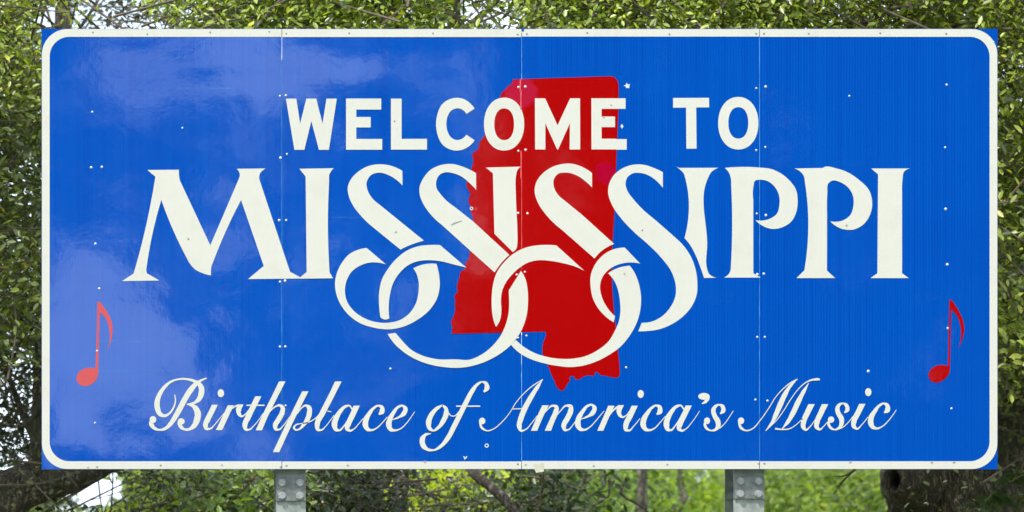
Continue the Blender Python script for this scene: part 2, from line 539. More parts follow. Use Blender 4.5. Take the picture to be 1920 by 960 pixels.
CAPS = [
    [[poly("536,185 555.6,185 562.8,232 574.4,185 593,185 604.8,232 612,185 631.5,185 616.6,281 598,281 583.8,227 570.6,281 552,281")]],
    [[poly("648.8,184.8 714.8,184.8 714.8,205.5 668,205.5 668,219.4 695,219.4 695,239 668,239 668,260.6 716.6,260.6 716.6,280.8 648.8,280.8")]],
    [[poly("733,185 753,185 753,260.5 800.6,260.3 800.6,280.6 733,280.6")]],
    [[path("857.5,183.5 869,185.5 880,192.5 889.8,203.5* 874.8,213.8* 868.8,206.8 857.5,203.1 846.5,207 839.5,217.5 836.9,232.5 839.3,247 845,257 856.9,262.8 867.5,259.6 874.4,252.5* 889.8,263.1* 877,276 857,282.5 842,279.5 829.5,271 820.5,253 817.5,233.8 820.5,213 828.5,196 842,186.5")]],
    [[oval(945.1, 232.7, 37.7, 49.6, 2.12), oval(945.3, 233, 18.5, 29.8, 2.2)]],
    [[poly("1003,184.4 1022,184.4 1045.4,235 1069,184.4 1087.5,184.4 1087.8,280.3 1068,280.3 1068.5,231.3 1046.4,280.3 1044.6,280.3 1022.5,231.3 1022.5,280.3 1003.4,280.3")]],
    [[poly("1108.8,184.4 1172.9,184.4 1172.9,204.1 1127.9,204.1 1127.9,218.5 1153,218.5 1153,238.4 1127.9,238.4 1127.9,260 1155,260.2 1155,260.9 1175,260.9 1175,280.7 1155,280.7 1155,280.2 1109,280.2")]],
    [[poly("1262,183.8 1329.4,183.5 1329.6,201.3 1305.3,201.5 1306,278.8 1286.9,278.8 1286.3,201.8 1262,202")]],
    [[oval(1384.2, 231.1, 37.7, 49.3, 2.12), oval(1384.3, 230.5, 18.7, 29.5, 2.2)]],
]
for c in CAPS:
    sheet('letter', c, M_WHITE, sign, LL)

BIG = [
    # M
    ["276.3,318.8* 335.5,318.3* 335.6,328 337.5,338.8* 394.3,460* 448.2,334.5* 449.6,326 443.8,316.5* 498.3,316* 487,326.5 486.3,336.3* 543.8,509.5* 562.8,520* 562.8,522.3* 465,523.3* 494.5,498.8* 452,375* 400.5,489 396.4,500 395.8,516.5* 380,512.3 366.5,505.5 356,494.5 348.8,481.3 302.5,375* 275.5,497 274.3,506 275.5,512.5* 298.8,526* 228.8,527* 250.5,513* 255,497.5 291.3,331.3*"],
    ["561.3,316.5* 625.8,315.5* 618,326 617,342 618,511* 624.5,521.8* 562.9,522.6* 562.9,520* 575,510* 573,331.3*"],
    # first double-decker S: upper stroke, lower loop
    ["754.3,320.3* 754.7,348* 743.3,337.3 728.3,328.3 710,323.8 695,329 687.5,341.7 689.2,356.7 697,370.5 711,383.3* 794.7,451.2* 771.7,458.5 750.8,468* 700,426.7* 676.7,404.6 661.7,385 653.3,365 652,351.5 657.5,337 670,323.3 690,311.7 713.3,308 736.7,312",
     "687.5,465* 723.7,495.8* 710,492.6 693.3,492.4 675,498.3 659,510 650,526 646.7,543.3 650,563.5 663,582.5 683.3,596.7 706.7,604.2 730,605 750,600 766.7,588.3 778.5,571.5 785,543 784.4,525 780.5,512.5 774.7,503.3* 788.3,497.3 818.3,494.7* 823,514 824.4,536.7 819.2,560 805.5,581 783.3,599.2 754,613.2 727,617.5 700,614.2 676.7,606.7 655,591.7 640,573.3 630.5,551 628.2,530 632.3,510 641.7,491.7 656,475.8 671.7,468.2"],
    ["892.5,324.7* 892.8,355.8* 880,342.8 863.3,330 848.3,324.6 836.7,323 824,328 818,340 818.5,352.5 826.7,365 850.8,386.7* 886.7,415* 955,478* 940,493 927.5,510.8* 881.7,470* 828.3,421.7* 806.7,401.2 793.3,381.7 787,365 786.6,351.5 793.3,335 806.7,319 825,310 848.3,307.6 868,312.8",
     "825,459.5* 874.2,501.7* 853.3,496.6 826.7,490 803.3,488 783.3,490 765,497.5 748.3,513 736.7,532 731,553 730,596.9* 721,599.2 713.3,595* 710.8,573.3 710.9,548.3 715.8,525 728,503.3 745,483.5 766,468.3 786.7,461.3 805,459.4",
     "726.7,626.3* 741.7,624.2* 753.3,638 770,655 792,666.8 820,673.5 856.5,673.8 878,674.8 903.3,664.5 928,643.5 940,627 948.3,608.3 953.8,585 954.6,565 953.7,545* 976.7,508* 984.5,521.5 989.2,543 990,563.3 987,593 979.5,615.5 963,641.5 940,661.7 913.3,676.7 886.7,685.8 857,689.8 836.7,688.8 808,684 780,674 756.7,660 739.5,644.5"],
    # middle I
    ["910.8,314.2* 976.7,312.5* 969.8,319.5 967.5,330 967.2,367 970,434 970,456 968.3,466 961.3,472.5* 927,438.3* 924.2,325*"],
    ["1110,324.7* 1110,351.7* 1096.7,339 1080,328.3 1063.3,323.8 1047,325.8 1038.8,335 1038,348.3 1043.3,361 1055,373.3* 1090,401.7* 1151.5,457.4* 1132,467.5 1114.7,484.7* 1053.3,430.8* 1023.3,402 1008.5,380 1002.3,357 1004.3,345 1014.5,328.3 1031.7,315 1051.7,308 1071.7,307 1091,312.8",
     "1043.3,460.3* 1095.8,508* 1080,500.4 1056.7,493.8 1031.7,489.2 1010,488 991.7,491.7 976.7,500 960,515 948.3,530 941.2,546.7 939.2,564 940,583 937.3,600.5 930,613* 924.8,598 922,577 922,556 924.5,533.3 932,510 946.7,490 965,474.2 986.7,464 1010,459.8 1028.3,459.2",
     "958.3,646.7* 967.5,637.5* 981.7,650 1000,660.8 1021.7,668.3 1045,672.3 1073.3,672.5 1097,668 1121,656.3 1141,640 1153,620 1160.5,602 1163.1,585 1162,562 1157.5,540 1150,524 1140,512.5* 1158.3,502.7 1180.8,498.3* 1190,512 1198.3,534 1202,563 1199.5,586 1193,607 1180,630 1163.3,650 1141.7,665.5 1116.7,678.3 1091,686 1068.3,688.3 1045,686 1018.3,680.8 995,673.3 975.5,663"],
    ["1242.8,323* 1242.8,352.2* 1231.7,340 1216.7,329.2 1201.7,324.5 1186.7,325 1176,333 1172.8,345 1176.5,358.3 1186.7,372.5 1203.3,390.8 1233.3,416.7 1261,441 1280,459 1295,480.5 1303.3,502 1307.5,530 1306,553.3 1296.5,575 1283,591 1262,606.5 1233.3,618 1215,620.5 1196.7,621.3* 1203.3,605.3* 1222,603 1240,594 1256,577.5 1266.8,553 1266.8,534 1258.3,508.5 1240,483.5 1216.5,459.5 1190,436.3 1166.7,412 1148.3,385.8 1140.2,361.5 1141.7,346.5 1151,328.5 1168.3,315 1186.7,309 1206.7,309 1226,315",
     "1171.3,464.2* 1200,494.2* 1186.7,492.3 1170,493.3 1153,498.5 1138.3,508.3 1128.5,521.7 1125,537 1127.8,555 1138,576 1153.3,593.3* 1150.3,604.2* 1133.3,591.5 1120,575.8 1111.5,559 1107.4,538 1107.3,518.3 1112,503 1121.7,487.5 1136.7,474 1153.3,466.6"],
    ["1267.8,312* 1273,314.8* 1346.7,314.7* 1333,323.5 1326.6,336 1325.9,460 1325.3,502 1329,513 1343.3,520.8* 1320,521.2* 1313.3,501.5 1303.3,476.5 1290,454 1283.3,446.7* 1284.6,334 1282,325.5 1273,316.5"],
    ["1358.8,315* 1425,314.3 1446,317 1465,325.8 1480,338.3 1492,355 1495.6,377.5 1492.5,399 1483,416 1467.5,425.8 1447.5,429.3 1434,425.5 1416.3,413* 1443,410.3 1456,401.5 1461.5,382.5 1459.6,363 1450,347.5 1437.5,339 1425,337 1415.5,339 1412.6,350 1412.3,375* 1412.4,512.3* 1426.3,520.5* 1357.5,520.5* 1368,511.5 1370.3,500* 1371,350 1370,333 1366.3,323"],
    ["1489.3,316* 1542.5,315* 1543,314.6 1570,316.3 1590,323.5 1610,337 1629.5,357 1635.2,377.5 1631.5,402 1618,421.5 1600,430.5 1580,429.6 1556.3,415* 1581,413 1594,403.5 1600.2,385 1598.8,366 1590,351.5 1575,341.5 1561,338.6 1553,344 1551.2,362 1550.6,400* 1550.5,507.5* 1565.8,521.5* 1493.3,521.5* 1508,507* 1509.3,343 1507,330 1500,321.5"],
    ["1633.3,316* 1705.8,316* 1695,322 1692.3,336 1691.3,360* 1691.3,512.5* 1703.8,521.5* 1632,521.5* 1645,512.5* 1646.3,327*"],
]
for k, c in enumerate(BIG):
    sheet('letter', [[path(t, 3)] for t in c], M_WHITE, sign, LL + 0.0003 * (k % 2))


# script line: pen strokes, swelling and thinning
def stroke(pts, cap0=None, cap1=None, step=1.2):
    """pts: (x, y, width) in photo pixels -> closed ribbon loop"""
    c = [(p[0], p[1], False) for p in pts]
    n_ = len(c)
    X, W = [], []
    for i in range(n_ - 1):
        q = [c[max(i - 1, 0)], c[i], c[i + 1], c[min(i + 2, n_ - 1)]]
        a, b_ = np.array(q[1][:2]), np.array(q[2][:2])
        d = np.linalg.norm(b_ - a) + 1e-9
        pa, pb = np.array(q[0][:2]), np.array(q[3][:2])
        d0 = np.linalg.norm(a - pa); d1 = np.linalg.norm(pb - b_)
        m1 = (b_ - a) / d if d0 < 1e-6 else ((a - pa) / d0 * d + (b_ - a) / d * d0) / (d0 + d)
        m2 = (b_ - a) / d if d1 < 1e-6 else ((b_ - a) / d * d1 + (pb - b_) / d1 * d) / (d + d1)
        k = max(2, int(d / step))
        for j in range(k + (1 if i == n_ - 2 else 0)):
            t = j / k
            X.append((2*t**3-3*t**2+1)*a + (t**3-2*t**2+t)*d*m1 + (-2*t**3+3*t**2)*b_ + (t**3-t**2)*d*m2)
            s = t * t * (3 - 2 * t)
            W.append(pts[i][2] * (1 - s) + pts[i + 1][2] * s)
    X, W = np.array(X), np.array(W)
    T = np.gradient(X, axis=0)
    T /= np.linalg.norm(T, axis=1)[:, None] + 1e-9
    Nn = np.stack([-T[:, 1], T[:, 0]], 1)
    Lf = X + Nn * W[:, None] / 2
    Rt = X - Nn * W[:, None] / 2
    D = np.concatenate([[0], np.cumsum(np.linalg.norm(np.diff(X, axis=0), axis=1))])
    keep = np.ones(len(X), bool)
    for cap, e in ((cap0, 0), (cap1, -1)):
        if cap == 'h':
            t = T[e]
            hx = W[e] / 2 / max(abs(t[1]), 0.3)
            cut = W[e] / 2 * abs(t[0] / max(abs(t[1]), 0.3)) + 0.3
            dd = D if e == 0 else D[-1] - D
            keep &= (dd > cut) | (np.arange(len(X)) == (0 if e == 0 else len(X) - 1))
            sg = 1 if Nn[e][0] > 0 else -1
            Lf[e] = X[e] + np.array([hx * sg, 0]); Rt[e] = X[e] - np.array([hx * sg, 0])
    return Lf[keep], Rt[keep], cap0, cap1


def script_letter(ox, oy, k, strokes, ovals=(), phase=0):
    verts, faces = [], []
    q = phase
    conv = lambda x, y: (ox + x / k, oy + y / k)
    for s in strokes:
        pts, c0, c1 = (s + (None, None))[:3] if isinstance(s, tuple) else (s, None, None)
        pp = [(*conv(x, y), w / k) for x, y, w in pts]
        Lf, Rt, _, _ = stroke(pp, c0, c1)
        y_ = -0.0013 - 0.0001 * (q % 9); q += 1
        b0 = len(verts)
        for i in range(len(Lf)):
            verts.append(P(*Lf[i], y_)); verts.append(P(*Rt[i], y_))
        for i in range(len(Lf) - 1):
            faces.append((b0 + 2*i, b0 + 2*i + 1, b0 + 2*i + 3, b0 + 2*i + 2))
    for (x, y, rx, ry) in ovals:
        y_ = -0.0013 - 0.0001 * (q % 9); q += 1
        b0 = len(verts)
        for (a, b_) in oval(*conv(x, y), rx / k, ry / k, 2, 20):
            verts.append(P(a, b_, y_))
        faces.append(tuple(range(b0 + 19, b0 - 1, -1)))
    me = mesh('script_letter', verts, faces)
    # make every face look at the camera
    bm = bmesh.new(); bm.from_mesh(me)
    for f in bm.faces:
        f.normal_update()
        if f.normal.y > 0: f.normal_flip()
    bm.to_mesh(me); bm.free()
    return link('script_letter', me, M_WHITE, sign)


h = 'h'
A_ = (270, 700, 8); B_ = (450, 700, 8); C_ = (590, 730, 8); D_ = (770, 710, 6.858)
E_ = (890, 700, 8); F_ = (1050, 710, 8); G_ = (1210, 710, 8); H_ = (1370, 700, 8); I_ = (1490, 700, 8)
SCRIPT = [
    (A_, [[(92, 720, 40), (112, 770, 66), (155, 822, 50), (230, 848, 30), (320, 828, 45), (400, 755, 62), (470, 650, 76), (540, 525, 82), (620, 375, 82), (700, 250, 82), (770, 168, 66), (850, 110, 34), (940, 72, 18)],
          [(460, 320, 14), (472, 400, 18), (445, 510, 24), (390, 592, 30), (310, 637, 42), (240, 610, 66), (203, 530, 80), (196, 440, 80), (232, 320, 66), (300, 215, 52), (400, 128, 34), (500, 92, 26), (620, 85, 30), (740, 112, 40), (822, 155, 62), (862, 225, 80), (858, 305, 86), (825, 385, 70), (755, 442, 40), (640, 465, 14)],
          [(640, 465, 12), (715, 478, 44), (775, 525, 78), (806, 600, 94), (796, 690, 94), (752, 785, 74), (680, 838, 40), (610, 842, 34), (552, 800, 56), (532, 735, 58), (560, 700, 40)]],
     [(134, 695, 50, 54), (558, 722, 52, 48)]),
    (A_, [([(1062, 472, 80), (1010, 580, 80), (955, 690, 80), (922, 775, 74), (936, 828, 52), (990, 832, 26), (1065, 765, 14), (1150, 660, 12), (1210, 590, 10)], h)], [(1153, 298, 48, 60)]),
    (A_, [([(1302, 480, 82), (1240, 610, 82), (1125, 852, 84)], h, h), ([(1452, 466, 74), (1420, 540, 78), (1426, 608, 60), (1462, 646, 30), (1512, 622, 18), (1570, 550, 12)], h), [(1170, 690, 10), (1260, 590, 14), (1340, 512, 22), (1420, 472, 24)]]),
    (A_, [([(1715, 345, 82), (1650, 475, 82), (1560, 660, 84), (1513, 775, 76), (1526, 838, 48), (1575, 846, 24), (1645, 790, 14), (1720, 700, 12), (1790, 600, 12)], h), [(1538, 480, 20), (1808, 480, 20)]]),
    (B_, [([(634, 122, 86), (500, 390, 82), (390, 610, 82), (282, 856, 86)], h, h), [(370, 680, 10), (450, 572, 16), (530, 500, 22), (595, 480, 36), (638, 515, 62), (632, 590, 74), (580, 690, 76), (528, 785, 72), (538, 838, 46), (580, 845, 26), (645, 790, 14), (720, 690, 12), (770, 620, 10)]]),
    (B_, [([(980, 270, 84), (860, 510, 82), (740, 755, 82), (541, 1182, 86)], h, h), [(860, 605, 12), (930, 514, 20), (985, 482, 30), (1036, 515, 66), (1040, 600, 78), (1006, 700, 72), (955, 770, 50), (880, 842, 26), (832, 848, 26), (808, 815, 30), (836, 776, 22), (910, 755, 14), (1010, 740, 16), (1090, 704, 16), (1160, 648, 14), (1220, 575, 12)]]),
    (B_, [([(1475, 122, 88), (1350, 375, 84), (1240, 590, 84), (1158, 770, 76), (1168, 842, 52), (1215, 852, 26), (1285, 795, 14), (1360, 700, 12), (1410, 630, 12)], h), [(1308, 566, 14), (1368, 578, 14)]]),
    (C_, [[(562, 300, 20), (520, 245, 24), (460, 258, 42), (380, 335, 62), (322, 435, 80), (297, 530, 86), (320, 602, 58), (370, 615, 28), (435, 555, 20), (505, 445, 20), (550, 350, 20)], ([(630, 245, 86), (570, 380, 82), (505, 520, 80), (487, 588, 66), (528, 620, 36), (585, 598, 18), (655, 525, 13), (730, 435, 12)], h)]),
    (C_, [[(962, 378, 26), (1008, 335, 78), (1008, 272, 58), (955, 245, 28), (890, 278, 38), (822, 360, 60), (772, 450, 80), (760, 530, 84), (792, 596, 60), (855, 613, 30), (925, 585, 20), (1005, 512, 14), (1090, 415, 12)]]),
    (C_, [[(1160, 458, 12), (1260, 420, 30), (1338, 360, 70), (1362, 292, 64), (1318, 246, 30), (1250, 268, 38), (1182, 350, 56), (1128, 450, 76), (1112, 530, 84), (1142, 602, 60), (1205, 616, 30), (1285, 592, 18), (1372, 515, 14), (1452, 408, 12), (1502, 335, 10)]]),
    (D_, [[(408, 340, 20), (335, 385, 46), (262, 472, 62), (231, 560, 70), (246, 642, 48), (292, 668, 24), (352, 632, 40), (420, 540, 62), (456, 450, 66), (450, 380, 44), (402, 340, 20)], [(488, 440, 12), (520, 478, 13), (570, 478, 13), (620, 425, 12)]]),
    (D_, [[(940, 172, 24), (980, 120, 66), (968, 62, 46), (918, 42, 20), (860, 72, 36), (790, 160, 56), (720, 290, 62), (640, 450, 64), (560, 610, 64), (480, 760, 60), (400, 858, 44), (300, 918, 24), (222, 912, 38), (162, 860, 66), (150, 780, 66), (190, 722, 38), (262, 706, 10)], [(585, 354, 17), (893, 354, 17)]]),
    (E_, [[(78, 730, 30), (105, 815, 36), (190, 862, 18), (280, 835, 15), (400, 740, 13), (520, 600, 12), (620, 440, 13), (740, 300, 13), (880, 180, 15), (1022, 92, 14)],
          [(1022, 92, 8), (930, 222, 58), (830, 382, 74), (745, 542, 80), (692, 680, 80), (668, 790, 72), (694, 860, 36), (765, 842, 18), (850, 750, 13), (940, 635, 10)], [(575, 535, 14), (705, 532, 14)]], [(112, 715, 48, 50)]),
    (E_, [([(1062, 480, 86), (990, 630, 84), (890, 862, 86)], h, h), ([(985, 690, 10), (1085, 550, 16), (1168, 486, 30), (1226, 508, 58), (1216, 580, 76), (1165, 700, 78), (1098, 862, 86)], None, h), [(1185, 690, 10), (1290, 560, 16), (1370, 486, 28), (1440, 500, 60), (1438, 570, 78), (1388, 680, 78), (1336, 785, 72), (1352, 848, 42), (1404, 846, 20), (1475, 772, 13), (1535, 690, 12)]]),
    (E_, [[(1596, 688, 12), (1690, 650, 30), (1772, 590, 70), (1798, 522, 64), (1756, 472, 30), (1690, 492, 38), (1620, 572, 56), (1562, 670, 76), (1546, 760, 86), (1582, 834, 60), (1645, 848, 30), (1725, 808, 18), (1812, 718, 14), (1890, 625, 12), (1940, 565, 10)]]),
    (F_, [([(770, 406, 86), (700, 560, 80), (603, 782, 82)], h, h), ([(915, 398, 78), (885, 470, 76), (896, 545, 54), (937, 578, 28), (990, 553, 15), (1040, 490, 12)], h), [(670, 660, 10), (770, 512, 16), (830, 446, 26), (890, 405, 24)]]),
    (F_, [([(1120, 406, 84), (1050, 560, 82), (988, 695, 78), (990, 762, 60), (1035, 778, 28), (1105, 712, 14), (1200, 598, 12)], h)], [(1210, 230, 47, 60)]),
    (F_, [[(1450, 538, 24), (1496, 495, 78), (1494, 428, 58), (1440, 402, 28), (1380, 434, 38), (1310, 518, 60), (1258, 610, 80), (1246, 690, 84), (1280, 756, 60), (1345, 773, 30), (1415, 745, 20), (1495, 665, 14), (1580, 565, 12)]]),
    (G_, [[(578, 460, 20), (530, 402, 24), (470, 416, 42), (390, 500, 62), (337, 592, 80), (316, 690, 86), (337, 760, 58), (384, 773, 28), (445, 710, 20), (515, 605, 20), (565, 510, 20)], ([(650, 403, 84), (585, 540, 80), (520, 680, 80), (503, 747, 64), (548, 780, 34), (605, 756, 16), (682, 675, 12), (760, 568, 11), (814, 486, 10)], h)]),
    (G_, [[(930, 262, 70), (928, 300, 66), (905, 342, 46), (848, 376, 18)]], [(878, 266, 85, 52)]),
    (G_, [[(1122, 528, 24), (1168, 480, 66), (1158, 418, 56), (1104, 392, 24), (1052, 415, 46), (1020, 470, 66), (1040, 560, 70), (1086, 640, 76), (1092, 710, 70), (1050, 765, 40), (980, 778, 22), (920, 748, 38), (892, 680, 40), (910, 640, 30)], [(1030, 782, 14), (1120, 738, 15), (1200, 660, 13), (1270, 560, 11), (1320, 482, 10)]], [(925, 632, 46, 50)]),
    (H_, [[(122, 735, 30), (152, 815, 38), (240, 860, 20), (330, 828, 17), (440, 708, 14), (560, 540, 13), (680, 350, 13), (800, 220, 14), (900, 140, 16), (1002, 86, 14)],
          [(1002, 86, 8), (885, 200, 46), (802, 340, 74), (742, 470, 80), (682, 610, 70), (620, 740, 44), (525, 862, 14)],
          [(590, 800, 12), (700, 690, 13), (800, 550, 13), (900, 390, 13), (1010, 242, 13), (1120, 142, 16), (1220, 98, 26), (1290, 90, 36), (1338, 92, 26)],
          [(1168, 148, 14), (1085, 290, 58), (1002, 450, 78), (942, 580, 76), (868, 712, 58), (768, 838, 14)],
          [(665, 830, 26), (770, 842, 20), (880, 832, 17), (970, 780, 13), (1080, 680, 12)]], [(155, 712, 47, 50)]),
    (H_, [([(1212, 463, 86), (1150, 590, 82), (1095, 720, 78), (1088, 800, 68), (1122, 848, 34), (1185, 806, 16), (1250, 720, 12), (1300, 650, 12)], h), ([(1414, 463, 86), (1350, 600, 82), (1294, 730, 78), (1288, 802, 66), (1332, 844, 30), (1392, 798, 14), (1455, 725, 12)], h)]),
    (I_, [[(745, 592, 24), (790, 545, 62), (776, 482, 54), (720, 450, 22), (666, 475, 46), (640, 530, 66), (656, 602, 70), (700, 680, 76), (702, 750, 66), (665, 818, 40), (600, 845, 22), (540, 818, 38), (508, 745, 40), (530, 705, 30)], [(620, 850, 14), (720, 810, 15), (800, 740, 13), (880, 640, 12)]], [(545, 695, 48, 48)]),
    (I_, [([(1014, 458, 84), (950, 590, 82), (888, 722, 78), (884, 792, 62), (934, 833, 30), (1005, 772, 14), (1100, 655, 12)], h)], [(1103, 282, 48, 60)]),
    (I_, [[(1342, 592, 24), (1390, 550, 78), (1388, 482, 58), (1334, 452, 28), (1270, 484, 38), (1200, 570, 60), (1148, 660, 80), (1140, 740, 84), (1172, 806, 60), (1235, 827, 30), (1312, 797, 18), (1402, 715, 14), (1472, 626, 12), (1526, 546, 10)]]),
]
for k, item in enumerate(SCRIPT):
    (ox, oy, sc) = item[0]
    script_letter(ox, oy, sc, item[1], item[2] if len(item) > 2 else (), phase=(k * 4) % 9)


# rivets and shot marks
def dome_mesh(name, r, hgt, seg=10):
    v = [(0, -hgt, 0)]
    f = []
    for j, (rr, yy) in enumerate(((0.6, 0.75), (1.0, 0.0))):
        for i in range(seg):
            a = 2 * math.pi * i / seg
            v.append((r * rr * math.cos(a), -hgt * yy, r * rr * math.sin(a)))
    for i in range(seg):
        j = (i + 1) % seg
        f.append((0, 1 + i, 1 + j)); f.append((1 + i, 1 + seg + i, 1 + seg + j, 1 + j))
    return mesh(name, v, f, True)


RIV = dome_mesh('rivet', 0.0064, 0.003); RIV.materials.append(M_RIVET)
RIVD = dome_mesh('rivet', 0.0046, 0.003); RIVD.materials.append(M_RIVETD)


def place_small(name, me, px, py, lift, mat=None):
    i = sum(px > s for s in SEAMS)
    o = bpy.data.objects.new(name, me)
    COL.objects.link(o)
    o.parent = panels[i]
    o.location = P(px, py, -lift)
    k = random.uniform(0.8, 1.15)
    o.scale = (k, 1, k)
    return o


WHITE_RIVETS = [(173, 210), (342, 240), (171, 314), (191, 313), (525, 180), (536, 179), (526, 296), (538, 289), (523.5, 413), (536.5, 413),
                (525, 528.5), (534.5, 526.5), (525, 650), (535, 650), (972, 163.5), (985, 162.5), (972, 283), (985.5, 281), (971.5, 399.5), (989, 400),
                (969, 515), (984, 510), (971.5, 633.5), (987, 629.5), (1418, 165.5), (1435.5, 162.5), (1418, 281.8), (1435, 276), (1419, 400.5), (1436, 403.5),
                (1420, 514.5), (1432, 513.5), (1420, 632), (1434, 632), (1416.5, 749.5), (1439, 751.5), (1592.5, 180), (1775, 159), (1772, 276.5), (1773, 392),
                (1776, 496), (1777, 615.5), (1784, 766), (1628, 696), (1174, 689), (732, 691.5), (178, 793), (182, 658), (186, 541), (179, 457), (535.5, 760.5), (531, 778), (1863, 79)]
DARK_RIVETS = [(174, 60), (276, 63.5), (394, 60), (504.5, 59), (536.5, 62.5), (654.5, 61.5), (811.5, 62), (970.5, 64), (987.5, 63), (1101, 61), (1255, 63.5), (1417.5, 62.5),
               (1432, 62.5), (1516, 62.5), (1650, 61.5), (1774, 62.5), (165, 876), (182, 875), (301, 872), (416, 871.5), (526, 875), (537, 872.5), (652, 872), (796.5, 865.5),
               (970.5, 869.5), (985.5, 871), (1113, 873), (1251, 870.5), (1422.5, 868.5), (1433, 868.5), (1594, 866), (1747, 866.5), (1788.5, 866.5),
               (353, 447.5), (742, 434.5), (739.5, 226.5), (1145.5, 196.5), (1131.5, 219.5), (1204, 431), (1170.5, 513), (1587, 422)]
for x, y in WHITE_RIVETS:
    place_small('rivet', RIV, x, y, 0.0005)
for x, y in DARK_RIVETS:
    place_small('rivet', RIVD, x, y, 0.0024)


def splat(px, py, pts, mat=M_RIVET, name='shot_mark', lift=0.0018):
    v = [P(px + a, py + b_, -lift) for a, b_ in pts]
    i = sum(px > s for s in SEAMS)
    o = link(name, mesh(name, v, [tuple(range(len(v)))[::-1]]), mat)
    o.parent = panels[i]
    return o


splat(1175, 161, [(-6, 0), (-2, -2), (0, -6), (2, -2), (6, -4), (5, 2), (4, 5), (0, 3), (-1, 5), (-2, 1)])
splat(1166, 237, [(0, -4.5), (3.2, 0), (0, 4.5), (-3.2, 0)])
splat(872, 858, [(-4, -3), (0, -1), (4, -3), (3, 1), (0.5, 2), (-0.5, 5), (-2, 1)])
for (x, y, r1) in ((884, 391, 3.4), (912.5, 835.5, 4.0)):
    v, f = [], []
    for k in range(12):
        a = 2 * math.pi * k / 12
        for r_ in (r1, r1 * 0.5):
            v.append(P(x + r_ * math.cos(a), y + r_ * math.sin(a), -0.0018))
    f = [(2*k, 2*k+1, (2*k+3) % 24, (2*k+2) % 24) for k in range(12)]
    o = link('shot_hole', mesh('shot_hole', v, f), M_RIVET); o.parent = panels[1]
for (xa, xb, yy, w) in ((182, 365, 640, .7), (184, 330, 695.5, .6), (330, 440, 165.5, .7), (300, 345, 109.5, .5), (620, 690, 408, .5)):
    pts = [(xa + (xb - xa) * k / 8, yy + random.uniform(-.3, .3), w * random.uniform(.3, 1)) for k in range(9)]
    lp = [(x, y - w_ / 2) for x, y, w_ in pts] + [(x, y + w_ / 2) for x, y, w_ in pts[::-1]]
    sheet('scratch', [[lp]], M_SEAM, sign, 0.0007)
# dented scar in the second S, torn tape on the lower border, blue tape flake on the upper border
scar = [(846, 421), (851, 417.5), (858, 415.5), (866, 413.5), (865, 415), (857, 417.5), (850, 421), (845, 422)]
o = link('scratch', mesh('scratch', [P(a, b_, -0.0030) for a, b_ in scar], [tuple(range(8))[::-1]]), M_RIVETD); o.parent = panels[1]
v = [P(a, b_, -0.0024) for a, b_ in ((1000, 870), (1019, 868), (1020, 884), (1005, 886.5), (1002, 880))]
o = link('tape_flake', mesh('tape_flake', v, [(4, 3, 2, 1, 0)]), M_TAPE); o.parent = panels[2]
v = [P(a, b_, -0.0024) for a, b_ in ((979, 53), (983, 53), (982, 59), (978, 59))]
o = link('tape_flake', mesh('tape_flake', v, [(3, 2, 1, 0)]), M_BLUE); o.parent = panels[2]


# posts: wide-flange beams with bolted hinge plates
def post(px, w_px, top_py, splice_py, plate):
    c = P(px, 0).x
    hw = w_px * S / 2
    z1 = P(0, 90).z
    zs = P(0, splice_py).z
    y0 = 0.066
    dep, tf, tw = 0.27, 0.014, 0.010
    v, f = [], []
    for za, zb in ((zs + 0.003, z1), (-0.3, zs - 0.003)):
        box_vf(c - hw, c + hw, y0, y0 + tf, za, zb, v, f)
        box_vf(c - tw / 2, c + tw / 2, y0 + tf, y0 + dep - tf, za, zb, v, f)
        box_vf(c - hw, c + hw, y0 + dep - tf, y0 + dep, za, zb, v, f)
    body = link('post', mesh('post', v, f), M_STEEL, sign)
    for side in (0, 1):
        v, f = [], []
        zt, zb = P(0, plate).z, P(0, splice_py + 1).z
        ya, yb = (y0 - 0.012, y0 - 0.0005) if side == 0 else (y0 + dep + 0.0005, y0 + dep + 0.012)
        box_vf(c - hw + 0.002, c + hw - 0.001, ya, yb, zb + 0.001, zt, v, f)
        pl = link('hinge_plate', mesh('hinge_plate', v, f), M_STEEL2, body)
        pl.parent = body; pl.location = (0, 0, 0)
    for rear in (0, 1):
        for sx in (-0.6, 0.6):
            for py in (904.5, 929.0) if px < 900 else (901.5, 925.5):
                v, f = [], []
                ctr = Vector((c + sx * hw, y0 - 0.012 if not rear else y0 + dep - tf, P(0, py).z))
                # washer + hex head
                for r_, ya, yb, n_ in ((0.0205, 0.0, -0.004, 20), (0.0165, -0.004, -0.016, 6)):
                    b0 = len(v)
                    for i in range(n_):
                        a = 2 * math.pi * i / n_ + px * 0.3 + py
                        for yy in (ya, yb):
                            v.append((ctr.x + r_ * math.cos(a), ctr.y + yy, ctr.z + r_ * math.sin(a)))
                    for i in range(n_):
                        j = (i + 1) % n_
                        f.append((b0 + 2*i, b0 + 2*j, b0 + 2*j + 1, b0 + 2*i + 1))
                    f.append(tuple(b0 + 2*i + 1 for i in range(n_)))
                bo = link('bolt', mesh('bolt', v, f), M_BOLT, body)
                bo.parent = body; bo.location = (0, 0, 0)
    return body


post(546.5, 56, 880, 937.5, 895)
post(1408.5, 57, 880, 933.5, 893)


